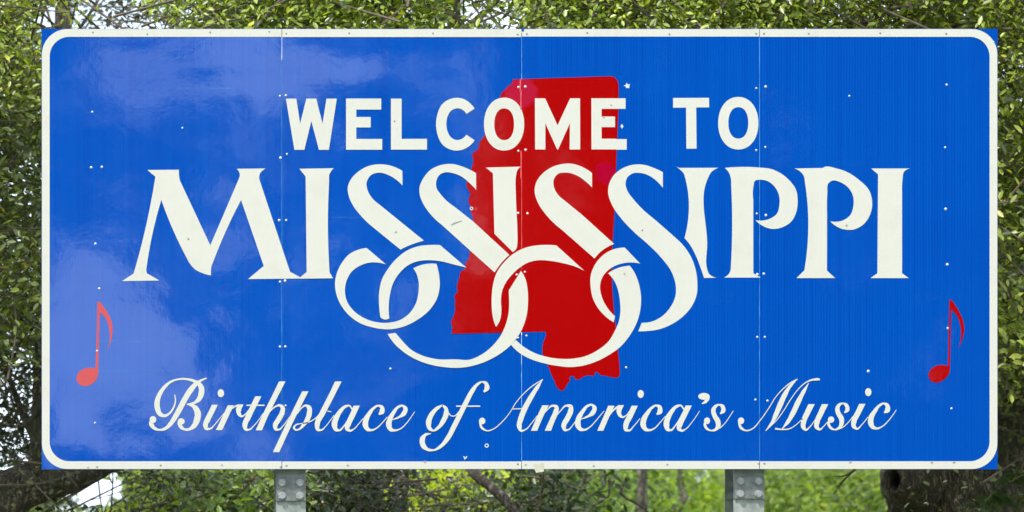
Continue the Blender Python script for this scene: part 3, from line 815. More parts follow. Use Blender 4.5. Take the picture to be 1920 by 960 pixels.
# ------------------------------------------------------------------ vegetation tools
def tube_vf(pts, radii, seg, verts, faces, rough=0.0, seed=0.0, ridge=0.0):
    pts = [Vector(p) for p in pts]
    # resample with Catmull-Rom
    P2, R2 = [], []
    n_ = len(pts)
    for i in range(n_ - 1):
        p0, p1, p2, p3 = pts[max(i-1, 0)], pts[i], pts[i+1], pts[min(i+2, n_-1)]
        k = max(2, int((p2 - p1).length / max(radii[i] * 0.7, 0.05))); k = min(k, 24) if not ridge else 40
        for j in range(k + (1 if i == n_ - 2 else 0)):
            t = j / k
            P2.append(0.5 * ((2*p1) + (p2-p0)*t + (2*p0-5*p1+4*p2-p3)*t*t + (3*p1-p0-3*p2+p3)*t**3))
            R2.append(radii[i] * (1 - t) + radii[i+1] * t)
    b0 = len(verts)
    up = Vector((0.3, 0.9, 0.2)).normalized()
    for i, (p, r) in enumerate(zip(P2, R2)):
        t = (P2[min(i+1, len(P2)-1)] - P2[max(i-1, 0)]).normalized()
        a = t.cross(up)
        if a.length < 0.1: a = t.cross(Vector((1, 0, 0)))
        a.normalize(); b_ = t.cross(a)
        for j in range(seg):
            th = 2 * math.pi * j / seg
            d = a * math.cos(th) + b_ * math.sin(th)
            rr = r
            if rough:
                rr *= 1 + rough * noise.noise((p + d * r) * 2.2 + Vector((seed, 0, 0))) + 0.35 * rough * noise.noise((p + d * r) * 9)
            if ridge:
                q = Vector((math.cos(th) * 4.5, math.sin(th) * 4.5, p.z * 2.2 + seed))
                rg = 1 - abs(noise.noise(q * 1.6 + Vector((noise.noise(q * 2.5), 0, 0)))) * 2
                rr += ridge * (rg + 0.5 * noise.noise(q * 6))
            verts.append(p + d * rr)
    for i in range(len(P2) - 1):
        for j in range(seg):
            k = (j + 1) % seg
            faces.append((b0 + i*seg + j, b0 + i*seg + k, b0 + (i+1)*seg + k, b0 + (i+1)*seg + j))
    faces.append(tuple(b0 + (len(P2)-1)*seg + j for j in range(seg)))


# one leaf: two quads folded on the midrib (x = width, y = length, z = normal)
LEAF_V = np.array([[0, 0, 0], [0.20, 0.30, 0.055], [0.21, 0.66, 0.05], [0, 1.0, -0.05], [-0.21, 0.66, 0.05], [-0.20, 0.30, 0.055]])
LEAF_F = np.array([[0, 1, 2, 3], [0, 3, 4, 5]])


def leaf_frames(n_, up=0.55, rng=RNG):
    """random leaf frames: normals lean upward and toward the light"""
    nrm = rng.normal(size=(n_, 3)); nrm /= np.linalg.norm(nrm, axis=1)[:, None]
    nrm[:, 2] = np.abs(nrm[:, 2]) * 0.6 + up * 0.75
    nrm[:, 1] -= 0.45
    nrm /= np.linalg.norm(nrm, axis=1)[:, None]
    d = rng.normal(size=(n_, 3))
    d -= (d * nrm).sum(1)[:, None] * nrm
    d /= np.linalg.norm(d, axis=1)[:, None]
    s = np.cross(d, nrm)
    return s, d, nrm


class Foliage:
    def __init__(self): self.p, self.sz, self.c, self.f = [], [], [], []

    def add(self, pts, size, cols, up=0.55):
        n_ = len(pts)
        if n_ == 0: return
        s, d, nr = leaf_frames(n_, up)
        self.p.append(pts); self.sz.append(size); self.c.append(cols)
        self.f.append(np.stack([s, d, nr], 1))

    def arrays(self):
        return np.concatenate(self.p), np.concatenate(self.sz), np.concatenate(self.c), np.concatenate(self.f)


def leaves_mesh(name, p, sz, c, fr):
    n_ = len(p)
    V = np.einsum('vk,nkx->nvx', LEAF_V, fr) * sz[:, None, None] + p[:, None, :]
    me = bpy.data.meshes.new(name)
    me.vertices.add(n_ * 6)
    me.vertices.foreach_set('co', V.reshape(-1).astype(np.float32))
    me.loops.add(n_ * 8)
    idx = (LEAF_F.reshape(-1)[None, :] + 6 * np.arange(n_)[:, None]).reshape(-1)
    me.loops.foreach_set('vertex_index', idx.astype(np.int32))
    me.polygons.add(n_ * 2)
    me.polygons.foreach_set('loop_start', (4 * np.arange(n_ * 2)).astype(np.int32))
    at_ = me.attributes.new('leaf_colour', 'FLOAT_COLOR', 'POINT')
    cc = np.ones((n_, 6, 4), np.float32); cc[:, :, :3] = c[:, None, :]
    at_.data.foreach_set('color', cc.reshape(-1))
    me.update(calc_edges=True)
    return me


def in_view(pts, margin=0):
    px, py = project(pts)
    return (px > -margin) & (px < 1920 + margin) & (py > -margin) & (py < 960 + margin)


def behind_sign(pts, m=35):
    px, py = project(pts)
    return (px > X0 + m) & (px < X1 - m) & (py > Y0 + m) & (py < Y1 - m)


GAPS = [(192, 925, 58, 32, 1.0), (98, 38, 36, 30, .9), (290, 46, 42, 13, .85), (357, 26, 12, 14, .7), (882, 20, 30, 26, .85), (945, 40, 16, 22, .85), (150, 20, 60, 20, .45),
        (1105, 905, 18, 20, .7), (1320, 893, 26, 18, .8), (1300, 930, 22, 14, .7), (1262, 915, 10, 14, .5), (932, 890, 14, 16, .7), (1148, 932, 10, 12, .6)]


def zone(fol, twigs, px0, px1, py0, py1, d0, d1, n_clump, per, size, dark, light, gaps=(), up=0.55, rad=0.22, thresh=-0.25, nscale=0.9, yellow=0.08):
    """a piece of crown: clumps of leaves round twig ends in a real volume of depth d0..d1"""
    made = 0
    dark, light = np.array(dark), np.array(light)
    for _ in range(n_clump * 6):
        if made >= n_clump: break
        px, py = random.uniform(px0, px1), random.uniform(py0, py1)
        d = random.uniform(d0, d1)
        if any((px - gx) ** 2 / (rx * rx) + (py - gy) ** 2 / (ry * ry) < 1 and random.random() < pr for gx, gy, rx, ry, pr in list(gaps) + GAPS):
            continue
        c = at(px, py, d)
        if noise.noise(c * nscale) < thresh: continue
        ca = np.array([c])
        if behind_sign(ca)[0] and random.random() < 0.85: continue
        made += 1
        n_ = max(4, int(per * random.uniform(0.6, 1.4)))
        ax = Vector((random.gauss(0, 1), random.gauss(0, 0.8), random.gauss(0.1, 0.7))).normalized()
        tl = rad * random.uniform(0.8, 1.7)
        t = RNG.uniform(-1, 1, n_)
        off = RNG.normal(size=(n_, 3)) * rad * 0.42
        pts = np.array(c)[None, :] + t[:, None] * np.array(ax)[None, :] * tl + off
        gx_, gy_ = project(pts)
        okk = np.ones(n_, bool)
        for (ax_, ay_, rx_, ry_, pr_) in GAPS:
            e_ = ((gx_ - ax_) / rx_) ** 2 + ((gy_ - ay_) / ry_) ** 2
            okk &= ~((e_ + RNG.random(n_) * 0.8 < 1.25) & (RNG.random(n_) < pr_))
        pts = pts[okk]; n_ = len(pts)
        if n_ == 0: continue
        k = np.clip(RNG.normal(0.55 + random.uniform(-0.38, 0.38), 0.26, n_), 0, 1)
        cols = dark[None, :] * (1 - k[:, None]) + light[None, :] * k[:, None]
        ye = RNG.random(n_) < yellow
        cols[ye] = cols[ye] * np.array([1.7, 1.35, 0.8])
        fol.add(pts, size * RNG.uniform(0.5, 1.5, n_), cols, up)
        if twigs is not None and made % 3 == 0:
            a = c - ax * tl * 1.5 + Vector((0, 0.1, -0.1)); b_ = c + ax * tl
            tube_vf([a, (a + b_) / 2 + Vector((random.gauss(0, .03), 0, random.gauss(0, .03))), b_], [0.008, 0.005, 0.002], 5, twigs[0], twigs[1])


def finish_tree(root, fol, leaf_material, n_leaf=0, twigs=None, fol_name='foliage'):
    p, sz, c, fr = fol.arrays()
    vis = in_view(p, -2) & ~behind_sign(p, -3)
    rest = np.ones(len(p), bool)
    if n_leaf:
        dist = np.linalg.norm(p - np.array(CAM), axis=1)
        key = np.where(vis, sz / dist, -1)
        # spread the picked leaves over the whole crown: the nearest ones that show
        order = np.argsort(-key)[:n_leaf]
        order = order[key[order] > 0]
        rest[order] = False
        lib = []
        for q in range(10):
            sel = order[q::10]
            if not len(sel): continue
            me = leaves_mesh('leaf', np.zeros((1, 3)), np.ones(1), c[sel[:1]], np.eye(3)[None])
            me.materials.append(leaf_material)
            lib.append((me, sel))
        for me, sel in lib:
            for i in sel:
                o = bpy.data.objects.new('leaf', me)
                COL.objects.link(o)
                o.parent = root
                m = Matrix(((fr[i][0] * sz[i]).tolist(), (fr[i][1] * sz[i]).tolist(), (fr[i][2] * sz[i]).tolist())).transposed().to_4x4()
                m.translation = Vector(p[i]) - root.location
                o.matrix_local = m
    o = link(fol_name, leaves_mesh(fol_name, p[rest], sz[rest], c[rest], fr[rest]), leaf_material, root)
    o['kind'] = 'stuff'
    if twigs is not None and twigs[0]:
        t = link('twigs', mesh('twigs', twigs[0], twigs[1]), M_TWIG, root)
        t['kind'] = 'stuff'
    return len(p)


def limb(root, name, px_list, radii, mat=M_BARK, seg=14, rough=0.25, ridge=0.0):
    v, f = [], []
    tube_vf([at(*q) for q in px_list], radii, seg, v, f, rough, len(px_list) * 3.1 + px_list[0][0], ridge)
    return link(name, mesh(name, v, f, True), mat, root)


DK, LT = (0.042, 0.068, 0.014), (0.24, 0.29, 0.035)
total = 0

# ---- live oak at the left edge: forked trunk, low limb
oak_l = empty('live_oak', at(40, 960, 3.0) * Vector((1, 1, 0)) if False else Vector((at(60, 960, 3.0).x, at(60, 960, 3.0).y, 0)))
tag(oak_l, 'live oak at the left edge with a thick low limb running behind the sign corner', 'tree', 'live oaks behind the sign')
gx = oak_l.location
base = at(-60, 960, 3.0)
limb(oak_l, 'trunk', [(-90, 1500, 3.0), (-70, 1200, 3.0), (-30, 1000, 3.0), (25, 925, 3.0), (105, 897, 3.1), (200, 868, 3.3), (300, 780, 3.8), (360, 600, 4.2)],
     [0.42, 0.32, 0.17, 0.125, 0.10, 0.072, 0.07, 0.06], M_BARK, 80, 0.3, 0.010)
limb(oak_l, 'limb', [(72, 905, 3.05), (80, 840, 3.0), (84, 740, 3.1), (86, 600, 3.3), (100, 400, 3.7), (110, 150, 4.2), (118, -80, 4.6)],
     [0.10, 0.075, 0.066, 0.06, 0.055, 0.04, 0.03], M_BARK, 60, 0.3, 0.006)
limb(oak_l, 'branch', [(118, 120, 4.2), (125, 40, 4.3), (122, -40, 4.4)], [0.03, 0.028, 0.025], M_BARK, 10, 0.2)
limb(oak_l, 'branch', [(130, 80, 4.2), (160, 38, 4.3), (190, -10, 4.4)], [0.012, 0.011, 0.009], M_BARK, 8, 0.2)
limb(oak_l, 'branch', [(70, 830, 3.0), (40, 770, 3.2), (10, 690, 3.4), (-30, 600, 3.6)], [0.03, 0.022, 0.016, 0.01], M_BARK, 8, 0.2)
limb(oak_l, 'branch', [(76, 760, 3.05), (55, 790, 2.9), (30, 800, 2.85), (-10, 790, 2.8)], [0.014, 0.011, 0.009, 0.006], M_BARK, 8, 0.2)
fo, tw = Foliage(), ([], [])
zone(fo, tw, -150, 130, -120, 230, 1.6, 3.4, 520, 28, 0.039, DK, (0.39, 0.46, 0.055), gaps=[(105, 40, 55, 40, .95)], thresh=-0.35, yellow=.1)
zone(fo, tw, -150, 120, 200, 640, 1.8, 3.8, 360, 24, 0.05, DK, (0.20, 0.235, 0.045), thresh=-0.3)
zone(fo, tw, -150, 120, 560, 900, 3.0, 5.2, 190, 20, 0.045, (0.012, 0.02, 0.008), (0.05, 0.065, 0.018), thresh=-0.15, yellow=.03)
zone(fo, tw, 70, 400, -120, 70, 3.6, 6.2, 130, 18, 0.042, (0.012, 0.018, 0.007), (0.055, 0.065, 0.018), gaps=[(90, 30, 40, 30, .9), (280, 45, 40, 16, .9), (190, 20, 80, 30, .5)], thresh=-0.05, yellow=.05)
zone(fo, tw, -40, 120, 860, 990, 2.4, 2.8, 14, 12, 0.036, (0.02, 0.03, 0.01), (0.09, 0.11, 0.025), thresh=-0.7, rad=.14)
zone(fo, tw, 60, 260, 880, 1010, 3.0, 4.6, 26, 16, 0.04, DK, (0.07, 0.085, 0.02), gaps=[(185, 930, 55, 40, .97)], thresh=-0.6)
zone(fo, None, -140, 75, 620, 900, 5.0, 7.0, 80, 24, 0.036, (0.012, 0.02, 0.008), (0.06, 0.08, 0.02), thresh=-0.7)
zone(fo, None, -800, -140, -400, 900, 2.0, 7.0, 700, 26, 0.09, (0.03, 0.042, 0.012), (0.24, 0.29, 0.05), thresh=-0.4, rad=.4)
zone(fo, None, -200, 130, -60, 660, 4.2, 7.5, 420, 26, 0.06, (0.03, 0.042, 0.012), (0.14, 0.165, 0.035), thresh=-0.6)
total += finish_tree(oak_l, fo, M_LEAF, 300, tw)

# ---- live oak behind the middle of the sign: its crown fills the top edge
oak_c = empty('live_oak', Vector((at(748, 960, 6.0).x, 6.0, 0)))
tag(oak_c, 'live oak behind the middle of the sign, sunny crown over the top edge', 'tree', 'live oaks behind the sign')
limb(oak_c, 'trunk', [(742, 1800, 6.0), (744, 1200, 6.0), (748, 960, 6.0), (752, 900, 6.0), (760, 700, 6.0), (800, 400, 5.6), (860, 100, 5.0)],
     [0.24, 0.16, 0.052, 0.05, 0.10, 0.09, 0.06], M_BARK, 14, 0.3)
limb(oak_c, 'limb', [(790, 600, 5.8), (1000, 400, 4.8), (1250, 200, 4.0), (1500, 60, 3.4)], [0.09, 0.07, 0.05, 0.03], M_BARK, 12, 0.3)
limb(oak_c, 'limb', [(770, 640, 5.8), (640, 400, 4.6), (520, 120, 3.8), (480, -40, 3.4)], [0.08, 0.06, 0.04, 0.02], M_BARK, 12, 0.3)
limb(oak_c, 'branch', [(840, 800, 5.2), (888, 885, 4.6), (912, 906, 4.5), (945, 935, 4.4), (985, 985, 4.3)], [0.05, 0.042, 0.04, 0.034, 0.03], M_BARK2, 12, 0.35)
limb(oak_c, 'branch', [(748, 910, 5.9), (775, 905, 5.6), (800, 925, 5.4), (825, 938, 5.3)], [0.022, 0.02, 0.013, 0.008], M_BARK, 8, 0.2)
limb(oak_c, 'branch', [(860, 60, 4.0), (900, 30, 3.8), (930, 5, 3.7), (950, -30, 3.6)], [0.02, 0.016, 0.014, 0.01], M_BARK, 8, 0.2)
fo, tw = Foliage(), ([], [])
zone(fo, tw, 330, 900, -160, 85, 1.0, 2.8, 950, 30, 0.040, DK, (0.41, 0.50, 0.055), gaps=[(345, 30, 30, 25, .8), (890, 20, 45, 35, .8)], thresh=-0.4, yellow=.06)
zone(fo, tw, 980, 1460, -160, 85, 1.0, 2.8, 860, 30, 0.040, DK, (0.41, 0.50, 0.055), gaps=[(970, 10, 25, 40, .8)], thresh=-0.4, yellow=.06)
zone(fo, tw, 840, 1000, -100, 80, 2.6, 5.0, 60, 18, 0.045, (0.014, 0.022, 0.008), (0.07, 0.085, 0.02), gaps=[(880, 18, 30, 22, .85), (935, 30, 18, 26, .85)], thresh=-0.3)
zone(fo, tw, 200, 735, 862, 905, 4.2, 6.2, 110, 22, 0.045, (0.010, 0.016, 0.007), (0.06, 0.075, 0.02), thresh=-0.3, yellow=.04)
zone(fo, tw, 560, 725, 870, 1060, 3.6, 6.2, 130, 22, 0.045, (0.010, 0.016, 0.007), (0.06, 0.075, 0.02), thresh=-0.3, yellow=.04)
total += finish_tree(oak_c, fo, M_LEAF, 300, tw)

# ---- live oak at the right edge: massive trunk with a hollow limb stub
oak_r = empty('live_oak', Vector((at(1840, 960, 3.2).x, 3.2 - 0.0, 0)))
tag(oak_r, 'massive live oak at the right edge with a dark hollow in its trunk', 'tree', 'live oaks behind the sign')
limb(oak_r, 'trunk', [(1880, 1560, 3.4), (1860, 1200, 3.4), (1838, 1010, 3.4), (1826, 940, 3.4), (1822, 870, 3.4), (1850, 760, 3.4), (1890, 620, 3.5), (1960, 420, 3.8), (2040, 150, 4.2)],
     [0.80, 0.66, 0.50, 0.47, 0.46, 0.38, 0.30, 0.22, 0.14], M_BARK, 150, 0.16, 0.028)
limb(oak_r, 'limb', [(1830, 985, 3.4), (1775, 915, 3.3), (1738, 870, 3.3), (1700, 780, 3.4), (1600, 550, 4.0), (1500, 250, 4.4)], [0.30, 0.27, 0.24, 0.17, 0.11, 0.07], M_BARK, 90, 0.25, 0.016)
# burl with hollow: a thick lip round a dark pit, facing the viewer's left
hc = at(1676, 903, 2.95)
v, f = [], []
tube_vf([at(1745, 905, 3.32), at(1712, 903, 3.12), at(1688, 902, 2.98), at(1676, 901, 2.90)], [0.24, 0.17, 0.10, 0.064], 40, v, f, 0.45, 4.0, 0.006)
f.pop()
b0 = len(v) - 40
c0 = at(1676, 901, 2.90)
for j in range(40):
    q = v[b0 + j] - c0
    v[b0 + j] = c0 + Vector((q.x * 0.62, q.y, q.z * 1.25)) + Vector((0, 0.02 * noise.noise(q * 25), 0))
ctr = at(1700, 903, 3.10)
for k, (sc, mv) in enumerate(((0.68, 0.12), (0.58, 0.5), (0.4, 0.95))):
    for j in range(40):
        v.append((v[b0 + j] - c0) * sc + c0 * (1 - mv) + ctr * mv)
for k in range(3):
    for j in range(40):
        j2 = (j + 1) % 40
        f.append((b0 + k*40 + j, b0 + k*40 + j2, b0 + (k+1)*40 + j2, b0 + (k+1)*40 + j))
f.append(tuple(b0 + 120 + j for j in range(40)))
link('hollow_stub', mesh('hollow_stub', v, f, True), M_BARK, oak_r)
limb(oak_r, 'branch', [(1900, 30, 2.6), (1850, 20, 2.4), (1800, 45, 2.2), (1760, 60, 2.2)], [0.02, 0.016, 0.012, 0.008], M_TWIG, 8, 0.2)
limb(oak_r, 'branch', [(1960, 240, 2.8), (1900, 236, 2.6), (1850, 250, 2.6)], [0.03, 0.02, 0.012], M_BARK, 8, 0.2)
fo, tw = Foliage(), ([], [])
zone(fo, tw, 1430, 2060, -160, 85, 1.2, 3.0, 960, 30, 0.040, DK, (0.39, 0.465, 0.055), thresh=-0.35, yellow=.1)
zone(fo, tw, 1835, 2060, 60, 420, 1.4, 3.2, 300, 24, 0.052, DK, (0.37, 0.42, 0.055), thresh=-0.2)
zone(fo, tw, 1835, 2060, 380, 720, 1.6, 3.0, 240, 22, 0.055, DK, (0.36, 0.42, 0.06), thresh=-0.15)
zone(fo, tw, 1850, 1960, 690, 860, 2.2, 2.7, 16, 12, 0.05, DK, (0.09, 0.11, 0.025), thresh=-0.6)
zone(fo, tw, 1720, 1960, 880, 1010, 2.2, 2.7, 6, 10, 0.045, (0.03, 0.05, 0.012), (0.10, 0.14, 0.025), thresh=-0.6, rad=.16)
zone(fo, None, 2050, 2700, -400, 900, 2.0, 7.0, 700, 26, 0.09, (0.03, 0.042, 0.012), (0.24, 0.29, 0.05), thresh=-0.4, rad=.4)
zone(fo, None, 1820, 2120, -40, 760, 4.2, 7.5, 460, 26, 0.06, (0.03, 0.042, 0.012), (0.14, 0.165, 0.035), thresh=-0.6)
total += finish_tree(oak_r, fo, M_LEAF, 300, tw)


# ---- ferns on the right trunk
def fern(px, py, d, n_fr, label):
    c = at(px, py, d)
    root = empty('fern', c)
    tag(root, label, 'fern', 'ferns on the oak trunk')
    for k in range(n_fr):
        a = random.uniform(-1.1, 1.1) + (0.3 if k % 2 else -0.3)
        L_ = random.uniform(0.13, 0.24)
        v, f = [], []
        prev = None
        dirx = Vector((math.sin(a), -0.55, math.cos(a) * 0.8)).normalized()
        side = dirx.cross(Vector((0, -1, 0.4))).normalized()
        for i in range(11):
            t = i / 10
            q = dirx * (L_ * t) + Vector((0, -0.03, -0.16)) * t * t
            w = 0.045 * math.sin(math.pi * min(1, 0.15 + t * 0.85)) + 0.004
            if i % 1 == 0 and i > 0:
                for sd in (-1, 1):
                    b0 = len(v)
                    v += [q, q + side * sd * w * 0.5 + dirx * 0.008 , q + side * sd * w + dirx * 0.012, q + side * sd * w * 0.5 - dirx * 0.006]
                    f.append((b0, b0 + 1, b0 + 2, b0 + 3))
        me = mesh('frond', v, f)
        at_ = me.attributes.new('leaf_colour', 'FLOAT_COLOR', 'POINT')
        col = random.choice([(0.05, 0.08, 0.03), (0.07, 0.10, 0.03), (0.035, 0.06, 0.025)])
        at_.data.foreach_set('color', np.tile(np.array([*col, 1], np.float32), len(v)))
        me.materials.append(M_LEAF2)
        o = bpy.data.objects.new('frond', me); COL.objects.link(o); o.parent = root


fern(1895, 905, 2.55, 9, 'fern tuft on the oak trunk just right of the sign corner')
fern(1868, 945, 2.5, 12, 'low fern tuft on the oak trunk at the bottom right corner')
fern(1832, 952, 2.55, 7, 'small fern tuft below the right corner of the sign')


# ---- understory shrubs and further trees seen under the sign
def shrub(px0, px1, py0, py1, d0, d1, n_, per, size, dark, light, label, gaps=(), stems=3, up=0.5, thresh=-0.3, yellow=.08, n_leaf=0, mat=None, rad=.25, name='shrub', cat='shrub', group='shrubs under the sign'):
    c = at((px0 + px1) / 2, 960, (d0 + d1) / 2)
    root = empty(name, Vector((c.x, c.y, 0)))
    tag(root, label, cat, group)
    fo, tw = Foliage(), ([], [])
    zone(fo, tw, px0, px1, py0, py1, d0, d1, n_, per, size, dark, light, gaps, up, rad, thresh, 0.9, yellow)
    for k in range(stems):
        q = random.uniform(px0 + 10, px1 - 10)
        d = random.uniform(d0, d1)
        top = at(q + random.uniform(-20, 20), random.uniform(py0, py0 + 40), d)
        bot = Vector((c.x + random.uniform(-.3, .3), c.y, -0.1))
        v, f = [], []
        tube_vf([bot, (bot + top) / 2 + Vector((random.gauss(0, .1), 0, 0)), top], [0.03, 0.02, 0.008], 7, v, f, 0.2, k)
        link('stem', mesh('stem', v, f, True), M_BARK, root)
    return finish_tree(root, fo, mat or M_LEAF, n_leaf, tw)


total += shrub(195, 330, 905, 1060, 6, 9, 130, 22, 0.05, (0.03, 0.05, 0.014), (0.36, 0.46, 0.035), 'bushy green shrub left of the left post, beside the bright sky gap', gaps=[(190, 920, 45, 35, .95)], mat=M_LEAF2)
total += shrub(270, 420, 868, 1060, 4.5, 7, 150, 20, 0.05, (0.018, 0.032, 0.012), (0.34, 0.44, 0.035), 'dark leafy shrub under the left half of the sign', mat=M_LEAF)
total += shrub(400, 545, 890, 1060, 3.2, 5, 150, 22, 0.06, (0.02, 0.04, 0.016), (0.26, 0.38, 0.06), 'broad-leaved shrub just left of the left post', n_leaf=80)
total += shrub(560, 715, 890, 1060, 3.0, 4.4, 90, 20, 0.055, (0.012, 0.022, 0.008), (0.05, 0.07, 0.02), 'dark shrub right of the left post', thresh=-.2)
total += shrub(762, 930, 868, 1060, 6.5, 9.5, 170, 24, 0.07, (0.16, 0.22, 0.010), (0.50, 0.58, 0.02), 'bright yellow-green shrub between the thin trunk and the fallen limb', mat=M_LEAF2, gaps=[(880, 930, 20, 40, .8)])
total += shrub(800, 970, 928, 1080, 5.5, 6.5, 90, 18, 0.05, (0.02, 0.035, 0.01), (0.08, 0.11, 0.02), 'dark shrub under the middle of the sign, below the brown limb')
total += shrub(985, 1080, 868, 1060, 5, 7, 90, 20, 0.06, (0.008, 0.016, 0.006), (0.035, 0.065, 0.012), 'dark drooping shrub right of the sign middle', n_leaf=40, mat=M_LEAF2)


def far_tree(px, d, w_px, r, crown, n_, per, size, dark, light, label, gaps=(), mat=None, lean=0, seg=12, barkm=M_BARK2, thresh=-.2, name='broadleaf_tree', front=0.25):
    c = at(px, 960, d)
    root = empty(name, Vector((c.x, c.y, 0)))
    tag(root, label, 'tree', 'trees in the woods under the sign')
    v, f = [], []
    b = Vector((c.x - lean * 1.5, c.y, -0.2))
    pts = [b, Vector((b.x * .5 + c.x * .5, c.y, c.z * .5)), c, at(px + lean * 8, 880, d), at(px + lean * 30, 500, d), at(px + lean * 50, 0, d)]
    tube_vf(pts, [r * 1.4, r * 1.15, r, r * .97, r * .8, r * .5], seg, v, f, 0.25, px)
    link('trunk', mesh('trunk', v, f, True), barkm, root)
    fo = Foliage()
    for (a0, a1, b0, b1) in crown:
        zone(fo, None, a0, a1, b0, b1, d + front, d + 3.0, n_, per, size, dark, light, gaps, 0.5, 0.4, thresh, 0.6, .1)
    return finish_tree(root, fo, mat or M_LEAF2)


BR_D, BR_L = (0.05, 0.085, 0.012), (0.30, 0.42, 0.02)
total += far_tree(1204, 10, 24, 0.045, [(1060, 1240, 868, 990)], 170, 20, 0.065, (0.015, 0.035, 0.01), (0.16, 0.25, 0.025), 'straight rough-barked pine trunk under the sign between the middle and the right post', gaps=[(1105, 905, 18, 22, .8), (1150, 930, 12, 16, .7)])
total += far_tree(1268, 16, 12, 0.035, [(1230, 1370, 868, 980)], 190, 22, 0.075, BR_D, BR_L, 'slim leaning tree with bright leaves left of the right post', gaps=[(1320, 890, 26, 20, .85), (1300, 925, 22, 20, .75), (1235, 905, 14, 20, .6)], lean=1.2)
total += far_tree(1500, 18, 12, 0.05, [(1430, 1570, 868, 990)], 260, 24, 0.08, BR_D, (0.18, 0.28, 0.02), 'soft green tree right of the right post', thresh=-.5, front=-1.5)
total += far_tree(1620, 14, 12, 0.05, [(1545, 1690, 868, 990)], 260, 24, 0.07, (0.045, 0.075, 0.012), (0.19, 0.28, 0.02), 'green tree beside the big oak with the hollow', thresh=-.5, front=-1.5)
total += far_tree(860, 18, 14, 0.05, [(840, 1000, 868, 990)], 130, 22, 0.075, BR_D, BR_L, 'pale green tree behind the brown limb', gaps=[(930, 890, 22, 24, .85), (860, 890, 14, 30, .7)])
total += far_tree(330, 15, 16, 0.06, [(195, 460, 892, 1000)], 200, 22, 0.075, (0.03, 0.05, 0.014), (0.34, 0.44, 0.035), 'young tree far behind the left half of the sign', gaps=[(185, 930, 60, 45, .95)])
total += far_tree(1010, 22, 16, 0.08, [(930, 1240, 868, 990)], 240, 22, 0.09, (0.02, 0.045, 0.012), (0.17, 0.26, 0.03), 'dark green tree far behind the middle of the sign', gaps=[(1110, 900, 26, 24, .8), (1060, 890, 18, 14, .8)], thresh=-.35)
total += far_tree(640, 20, 16, 0.08, [(480, 760, 868, 990)], 220, 22, 0.085, (0.045, 0.075, 0.018), (0.16, 0.21, 0.04), 'dark tree far behind the left post', thresh=-.5, front=-1.0)
limb_root = None

# dark twigs hanging over the green on the right
# (children of the right oak)
limb(oak_r, 'branch', [(1612, 870, 3.0), (1595, 888, 3.0), (1578, 905, 3.0), (1564, 926, 3.0)], [0.008, 0.006, 0.005, 0.003], M_BARK, 6, 0.2)
limb(oak_r, 'branch', [(1604, 880, 3.0), (1585, 892, 3.0), (1565, 893, 3.0)], [0.005, 0.004, 0.002], M_BARK, 6, 0.2)
limb(oak_c, 'branch', [(735, 880, 4.2), (728, 905, 4.2), (680, 930, 4.0), (640, 965, 3.9)], [0.006, 0.009, 0.012, 0.012], M_TWIG, 7, 0.2)
limb(oak_c, 'branch', [(655, 898, 3.8), (684, 908, 3.7), (690, 940, 3.7)], [0.004, 0.006, 0.004], M_TWIG, 6, 0.2)
limb(oak_l, 'branch', [(120, 882, 2.6), (135, 900, 2.6), (147, 915, 2.6)], [0.004, 0.004, 0.003], M_TWIG, 6, 0.2)

for k in range(9):
    q = random.uniform(970, 1190)
    d = random.uniform(5.0, 8.0)
    y0_ = random.uniform(865, 900)
    limb(oak_c, 'branch', [(q, y0_, d), (q + random.uniform(-25, 25), y0_ + 30, d), (q + random.uniform(-60, 60), y0_ + 60, d), (q + random.uniform(-80, 80), y0_ + 110, d)],
         [0.014, 0.011, 0.008, 0.005], M_BARK, 7, 0.3)
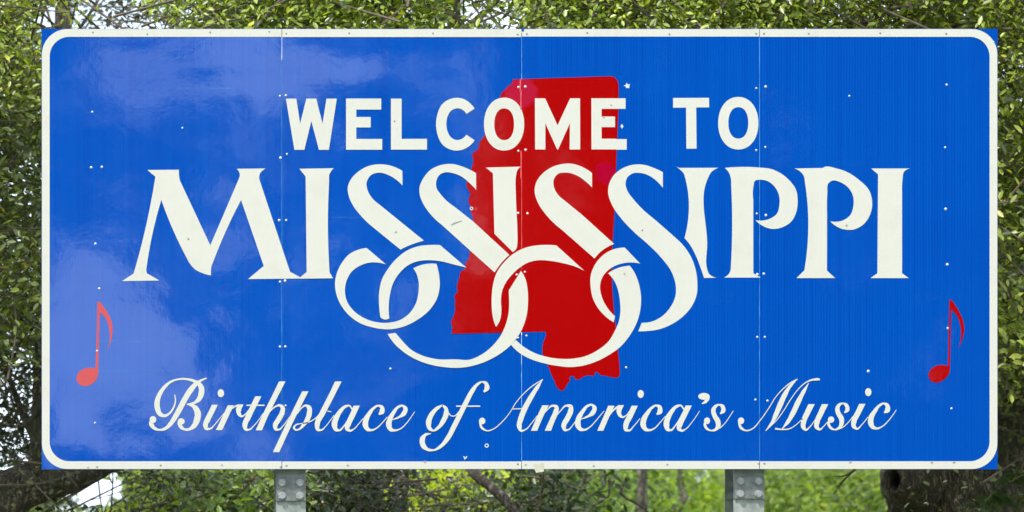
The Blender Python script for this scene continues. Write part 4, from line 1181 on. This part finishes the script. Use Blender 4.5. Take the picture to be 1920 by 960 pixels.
# far woodland beyond, one mass
fo = Foliage()
zone(fo, None, 230, 2100, 925, 1100, 45, 60, 1500, 16, 0.35, (0.03, 0.05, 0.012), (0.10, 0.14, 0.025), rad=1.0, thresh=-.3, nscale=.15)
zone(fo, None, -500, 180, 975, 1100, 45, 60, 300, 16, 0.35, (0.03, 0.05, 0.012), (0.10, 0.14, 0.025), rad=1.0, thresh=-.5, nscale=.15)
p, sz, c, fr = fo.arrays()
o = link('woodland', leaves_mesh('woodland', p, sz, c, fr), M_LEAF2); o['kind'] = 'stuff'

# unseen woods added behind the camera to shape the reflections in the sheeting
fo = Foliage()


def mirror(px, py, T):
    p = P(px, py)
    k = (DIST + T) / DIST
    return Vector((p.x + (p.x - CAM.x) * k, -DIST - T, p.z + (p.z - CAM.z) * k))


def wood_ball(c, r, n_):
    q = RNG.normal(size=(n_, 3)); q /= np.linalg.norm(q, axis=1)[:, None]
    q *= RNG.uniform(0.3, 1.0, n_)[:, None] ** 0.5
    pts = q * np.array(r)[None, :] + np.array(c)[None, :]
    k = RNG.random(n_)[:, None]
    fo.add(pts, 0.42 * RNG.uniform(0.7, 1.3, n_), np.array([0.010, 0.017, 0.006]) * (1 - k) + np.array([0.028, 0.04, 0.012]) * k, -0.1)


OPEN = [(170, 600, 130, 165), (280, 685, 100, 85), (200, 770, 140, 70), (420, 800, 120, 50),
        (300, 135, 150, 62), (450, 85, 150, 50), (560, 170, 150, 58), (720, 150, 150, 55)]  # openings placed so pale sky patches reflect on the left of the sign
for gxp in range(-1500, 2900, 84):
    for gyp in range(-350, 1060, 78):
        px, py = gxp + random.uniform(-45, 45), gyp + random.uniform(-42, 42)
        if any(((px - a) / b_) ** 2 + ((py - c) / d) ** 2 < random.uniform(0.9, 1.15) for a, c, b_, d in OPEN): continue
        if px < 760 and random.random() < 0.10: continue
        r_ = random.uniform(0.38, 0.62)
        wood_ball(mirror(px, py, random.uniform(24, 29)), (r_, 1.2, r_ * 0.9), 80)
        if px > 850:
            wood_ball(mirror(px + 40, py + 35, random.uniform(30, 34)), (r_ * 1.3, 1.2, r_ * 1.2), 80)
p, sz, c, fr = fo.arrays()
o = link('added_reflection_woods', leaves_mesh('added_reflection_woods', p, sz, c, fr), M_NEEDLE); o['kind'] = 'stuff'
print('leaves', total)
